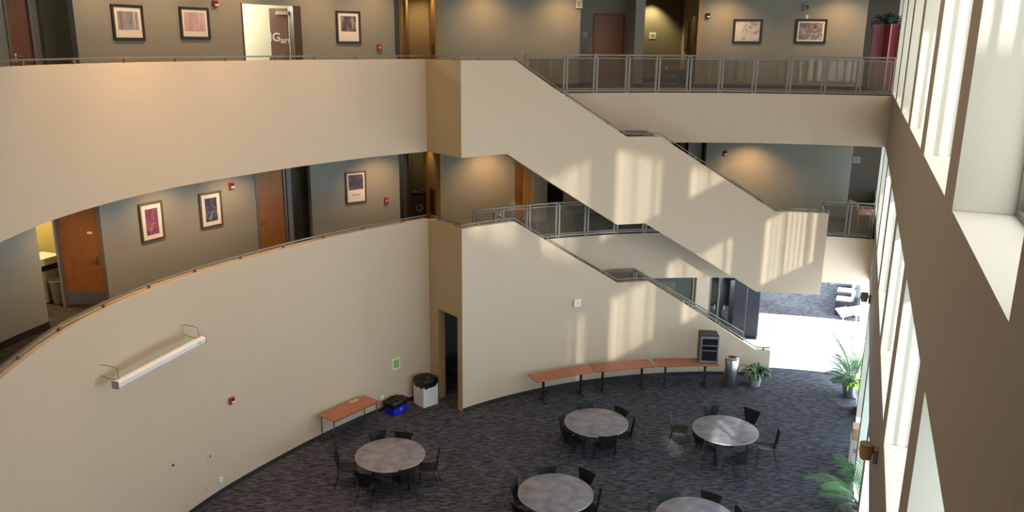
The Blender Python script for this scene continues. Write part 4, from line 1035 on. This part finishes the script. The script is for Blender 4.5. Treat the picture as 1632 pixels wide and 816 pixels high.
# boxes beside the window wall
c = on_z(1361, 741, 0)
t = thing('white_box', 'tall white box on the carpet by the windows under a cardboard box', 'box', (c.x + .14, c.y + .22, 0), WYAW)
make('body', MB().box((0, 0, .29), (.42, .36, .58)), WHITE, t, bevel=.005); make('lid', MB().box((0, 0, .595), (.44, .38, .03)), WHITE, t); make('label_strip', MB().box((-.213, 0, .35), (.004, .2, .12)), GREYP, t)
t = thing('cardboard_box', 'brown cardboard box resting on the tall white box', 'box', (c.x + .15, c.y + .23, .611), WYAW)
make('body', MB().box((0, 0, .15), (.42, .34, .30)), CARD, t, bevel=.004); make('tape', MB().box((0, 0, .302), (.42, .05, .004)), mat('tape', (.55, .43, .28), .4), t)
q = on_z(1372, 690, .0); t = thing('red_box', 'small dusty red box against the window wall behind the cardboard box', 'box', wpt(17.3, -.17, 0), WYAW)
make('body', MB().box((0, 0, .2), (.34, .26, .40)), mat('dusty_red', (.40, .14, .12), .7), t, bevel=.004); make('mark', MB().box((0, .132, .24), (.1, .004, .1)), REDP, t); make('lid_flap', MB().box((0, 0, .405), (.34, .26, .01)), CARD, t)
# small wall lamps on the window wall
for px, label in (((1388, 477), 'small brown wall lamp on the window wall, farther one, above the sofas'), ((1399, 726), 'small amber wall lamp on the window wall, nearer one, near the bottom')):
    q = on_wall(*px); t = thing('wall_lamp', label, 'lamp', q - WN * .002, WYAW)
    mm = mat('lamp_brown', (.20, .14, .09), .5) ; am = mat('lamp_amber', (.42, .22, .09), .4)
    make('bracket', MB().box((0, .03, 0), (.16, .06, .22)), mm, t, bevel=.01)
    make('lamp_head', MB().lathe([(.001, -.11), (.075, -.10), (.10, .04), (.09, .12), (.001, .13)], 20, (.02, .16, .01)), am if px[1] > 600 else mm, t, smooth=True)
    make('cap', MB().lathe([(.001, .125), (.1, .12), (.1, .14), (.001, .16)], 20, (.02, .16, .01)), mm, t)
# ================================================================== THE LOBBY BEYOND
def armchair(label, c, yaw, w_):
    t = thing('lounge_sofa', label, 'sofa', c, yaw, None)
    make('base', MB().box((0, 0, .20), (w_, .80, .34)), CUSHB, t, bevel=.04)
    make('backrest', MB().box((0, .34, .55), (w_, .18, .50)), CUSHB, t, bevel=.05)
    for sx in (-1, 1): make('arm', MB().box((sx * (w_ / 2 - .08), -.02, .46), (.16, .78, .22)), CUSHB, t, bevel=.05)
    make('seat_cushion', MB().box((0, -.06, .42), (w_ - .34, .62, .14)), CUSHW, t, bevel=.04)
    make('back_cushion', MB().box((0, .22, .62), (w_ - .40, .14, .36)), CUSHW, t, bevel=.05)
    for sx in (-1, 1):
        for sy in (-1, 1): make('leg', MB().box((sx * (w_ / 2 - .1), sy * .32, .02), (.06, .06, .05)), BLACKM, t)
    return t
for k, (s_, label) in enumerate(((32.2, 'black sofa with white cushions nearest the sign stands in the lobby'), (33.46, 'second black sofa with white cushions, behind the first in the lobby'), (34.72, 'farthest black sofa with white cushions, in front of the dark plants'))):
    q = wpt(s_, -.52, 0); armchair(label, (q.x, q.y, .005), math.atan2(WN.y, WN.x) - math.pi / 2, 1.25)
for k, ((px, py), label) in enumerate((((1345, 497), 'sign stand with tilted white board, left of the two in the lobby'), ((1366, 495), 'sign stand with tilted white board, right of the two, nearest the windows'))):
    b = on_z(px, py, 1.05); b.z = 0; yw = R(25)
    t = thing('sign_stand', label, 'sign stand', (b.x, b.y, .007), yw)
    make('base', MB().lathe([(.001, 0), (.16, 0), (.16, .02), (.001, .025)], 24), STEEL, t); make('pole', MB().tube([(0, 0, .02), (0, 0, 1.02)], .018, 8), STEEL, t, smooth=True)
    make('board', MB().box((0, 0, 1.05), (.50, .36, .02), 0, tilt=('X', R(35))), WHITE, t, bevel=.003)
    make('board_rim', MB().box((0, .003, 1.036), (.53, .39, .012), 0, tilt=('X', R(35))), STEEL, t)
for k, (s_, label) in enumerate(((36.2, 'dark leafy plant behind the farthest sofa'), (36.0, 'dark leafy plant by the lobby end windows, beside another'))):
    q = wpt(s_, -.5 - .75 * k, 0); t = thing('potted_plant', label, 'plant', (q.x, min(q.y, 33.7), .0)); pot(t, .18, .22, .4, POTG); m = MB(); rnd = random.Random(20 + k)
    for j in range(60):
        az = rnd.uniform(0, 6.28); blade(m, (.04 * math.cos(az), .04 * math.sin(az), .36 + rnd.uniform(0, .5)), az, R(rnd.uniform(20, 80)), rnd.uniform(.35, .6), .09, R(rnd.uniform(60, 120)))
    make('foliage', m, LEAFD, t, smooth=True)
# ================================================================== UPPER CORRIDORS
# folding screen and the tree behind it, third level far right
s0p = on_z(1374, 143.5, Z3); s1p = on_z(1424, 145, Z3); d = (s1p - s0p); d.z = 0; Wd = d.length; d.normalize()
t = thing('folding_screen', 'maroon zigzag folding screen at the right end of the third level', 'screen', (s0p.x, s0p.y - .25, Z3), math.atan2(d.y, d.x))
xs = [0, .42, .74, 1.06, 1.45]; ys = [0, .16, -.12, .18, -.10]
SH = 2.06
for k in range(4):
    a = Vector((xs[k] * Wd / 1.25, ys[k], 0)); b = Vector((xs[k + 1] * Wd / 1.25, ys[k + 1], 0)); c = (a + b) / 2; l = (b - a).length; yw = math.atan2((b - a).y, (b - a).x)
    pn = make('panel', MB().box((0, 0, 0), (l - .03, .03, SH)), MAROON if k < 3 else mat('maroon_panel_lit', (.34, .16, .22), .45), t, bevel=.004); pn.location = c + Vector((0, 0, SH / 2 + .03)); pn.rotation_euler = (0, 0, yw)  # last maroon panel is paler: window light put into its colour
    mm = MB(); mm.box((l / 2 - .012, 0, 0), (.018, .05, SH)); ed = make('edge_strip', mm, mat('rose_edge', (.42, .22, .24), .4, .4), pn)
    if k == 3:
        mm = MB()
        for j in range(7): mm.box((.0, -.017, .78 - j * .13), (.14, .006, .03))
        make('slots', mm, mat('violet_slot', (.22, .10, .24), .5), pn)
q = on_plane(1417, 40, (0, s1p.y + .75, 0), (0, 1, 0))
t = thing('potted_tree', 'leafy green plant rising above the maroon folding screen', 'plant', (q.x, q.y, Z3)); pot(t, .18, .23, .42, POTG)
make('trunk', MB().tube([(0, 0, .38), (.02, .01, 1.0), (-.02, 0, 1.75)], [.03, .025, .02], 8), STEMM, t, smooth=True)
m = MB(); rnd = random.Random(11)
for j in range(150):
    az = rnd.uniform(0, 6.28); rr_ = rnd.uniform(0, .42); z = q.z - Z3 + .12 + rnd.uniform(-.38, .18) - rr_ * .2
    blade(m, (rr_ * math.cos(az), rr_ * math.sin(az), z), az, R(rnd.uniform(-10, 70)), rnd.uniform(.18, .32), .10, R(rnd.uniform(40, 110)), 4)
make('foliage', m, LEAFD, t, smooth=True)
# small table in the lit passage, third level
lp = on_z(1064, 132, Z3); 
t = thing('side_table', 'small wooden table in the lit passage behind the third level railing', 'table', (on_plane(1079, 125, (0, 29.0, 0), (0, 1, 0)).x, 29.0, Z3), R(4))
make('tabletop', MB().box((0, 0, .53), (1.0, .6, .04)), wood('oak_top', (.34, .20, .10), (.42, .26, .14), .4), t, bevel=.006)
make('apron', MB().box((0, 0, .47), (.9, .5, .09)), DOORD, t)
for sx in (-1, 1):
    for sy in (-1, 1): make('leg', MB().tube([(sx * .42, sy * .22, .5), (sx * .45, sy * .25, 0)], [.035, .022], 8), DOORD, t, smooth=True)
make('dark_shelf', MB().box((.2, 0, .22), (.4, .46, .36)), BLACKF, t)
# waste bin in the recess, second level
q = on_plane(667, 330, (0, 26.2, 0), (0, 1, 0)); t = thing('waste_bin', 'dark waste bin with a shiny top in the tan recess, second level', 'bin', (q.x, 26.2, Z2))
make('body', MB().box((0, 0, .42), (.42, .42, .84)), mat('dark_brown_bin', (.06, .045, .032), .4), t, bevel=.01); make('lid', MB().box((0, 0, .88), (.46, .46, .09)), BLACKM, t, bevel=.02)
make('handle', MB().tube([(.05, -.1, .92), (.1, -.12, .99), (.18, -.1, 1.0), (.2, 0, .95)], .03, 8), CHROME, t, smooth=True)
make('front_emblem', MB().lathe([(.06, 0), (.12, 0), (.12, .006), (.06, .006)], 24, (0, 0, 0)), STEEL, t).matrix_local = Matrix.Translation((.05, -.211, .42)) @ Matrix.Rotation(R(90), 4, 'X')
# orange lounge chair, second level far right
q = on_z(1360, 353, Z2); t = thing('lounge_chair', 'orange wooden chair with grey back beyond the short railing, second level', 'chair', (q.x + .05, q.y - .35, Z2), R(100))
m = MB(); 
for sx in (-1, 1): make('leg', MB().box((sx * .28, -.25, .24), (.05, .06, .48)), ORANGE, t); make('leg', MB().box((sx * .28, .25, .24), (.05, .06, .48)), ORANGE, t); make('arm', MB().box((sx * .28, 0, .51), (.07, .62, .045)), ORANGE, t, bevel=.006)
make('seat', MB().box((0, -.02, .38), (.50, .52, .09)), GREYP, t, bevel=.02); make('backrest', MB().box((0, .27, .58), (.50, .07, .38), 0, tilt=('X', R(-12))), GREYP, t, bevel=.02)
# counter and bin in the yellow room, second level left
t = thing('counter', 'cream counter with dark band in the yellow room, second level left', 'counter', on_z(66, 424, Z2 + .98) + Vector((-.42, .75, -.98)), R(-20))
make('body', MB().box((0, 0, .42), (.52, .5, .80)), mat('cream_counter', (.42, .36, .25), .6), t); make('countertop', MB().box((0, -.01, .93), (.58, .56, .16)), CREAM, t, bevel=.01); make('dark_band', MB().box((0, -.01, .79), (.55, .53, .12)), BLACKF, t)
q = on_z(92, 485, Z2); t = thing('waste_basket', 'grey plastic waste basket on the floor beside the maple door', 'bin', (q.x - .02, q.y + .13, Z2))
make('body', MB().lathe([(.12, 0), (.165, .50), (.155, .50), (.112, .01), (.001, .01)], 24), mat('grey_basket', (.42, .40, .36), .5), t, smooth=True); make('rim', MB().lathe([(.16, .485), (.178, .49), (.178, .525), (.155, .525), (.155, .49)], 24), mat('pale_rim', (.55, .53, .48), .5), t, smooth=True)
# ================================================================== CORRIDOR DOWNLIGHTS
WARM = (1.0, .54, .22)
def downlight(C, r, a, z, watts, off=.92, size=130, col=WARM, tilt=.18):
    p = pol(C, r - off, a, z - .06); o = light('downlight', 'SPOT', p, watts, col, spot_size=R(size), spot_blend=1.0, shadow_soft_size=.07)
    n = Vector((math.cos(R(a)), math.sin(R(a)), 0)); aim(o, Vector((0, 0, -1)) + n * tilt)
for px in (95, 250, 360, 600): downlight(C1, RW1, A1(px, 340), H2, 150)
for px in (150, 258, 372, 500, 590): downlight(C1, RW1, A1(px, 40), H3, 125)
for px in (772, 1190): downlight(C2, RW2, A2(px, 290), H2, 240)
for px in (770, 893, 1150, 1335): downlight(C2, RW2, A2(px, 60), H3, 165)
for px, lv in ((688, H2), (688, H3)):
    q = on_plane(px - 4, 50 if lv == H3 else 300, (0, 25.6, 0), (0, 1, 0)); o = light('downlight', 'SPOT', (q.x - .3, 25.4, lv - .06), 70 if lv == H3 else 30, WARM, spot_size=R(100), spot_blend=.8, shadow_soft_size=.06); aim(o, (.15, .05, -1))
q = on_cyl(1040, 60, C2, RK - .5); o = light('downlight', 'SPOT', (q.x, q.y, H3 - .06), 260, (1, .78, .45), spot_size=R(95), spot_blend=.7, shadow_soft_size=.06); aim(o, (0, .15, -1))
for lv in (H2, H3):
    q = on_plane(662, 50 if lv == H3 else 300, (0, 27.0, 0), (0, 1, 0)); o = light('downlight', 'SPOT', (q.x, 27.6, lv - .06), 110 if lv == H3 else 40, (1, .72, .40), spot_size=R(130), spot_blend=1.0, shadow_soft_size=.06); aim(o, (0, .1, -1))
# ceiling washers over the curved parapet of the third level
for i, (k, wt) in enumerate(((40, 700), (48, 700), (57, 450), (66, 220))):
    p = LC[min(k, len(LC) - 1)]; nrm = Vector((C1[0] - p.x, C1[1] - p.y, 0)).normalized()
    o = light('ceiling_washer', 'SPOT', p + nrm * 1.0 + Vector((0, 0, 12.6)), wt, (1, .60, .28), spot_size=R(80), spot_blend=.9, shadow_soft_size=.12); aim(o, Vector((0, 0, -1)) - nrm * .16)
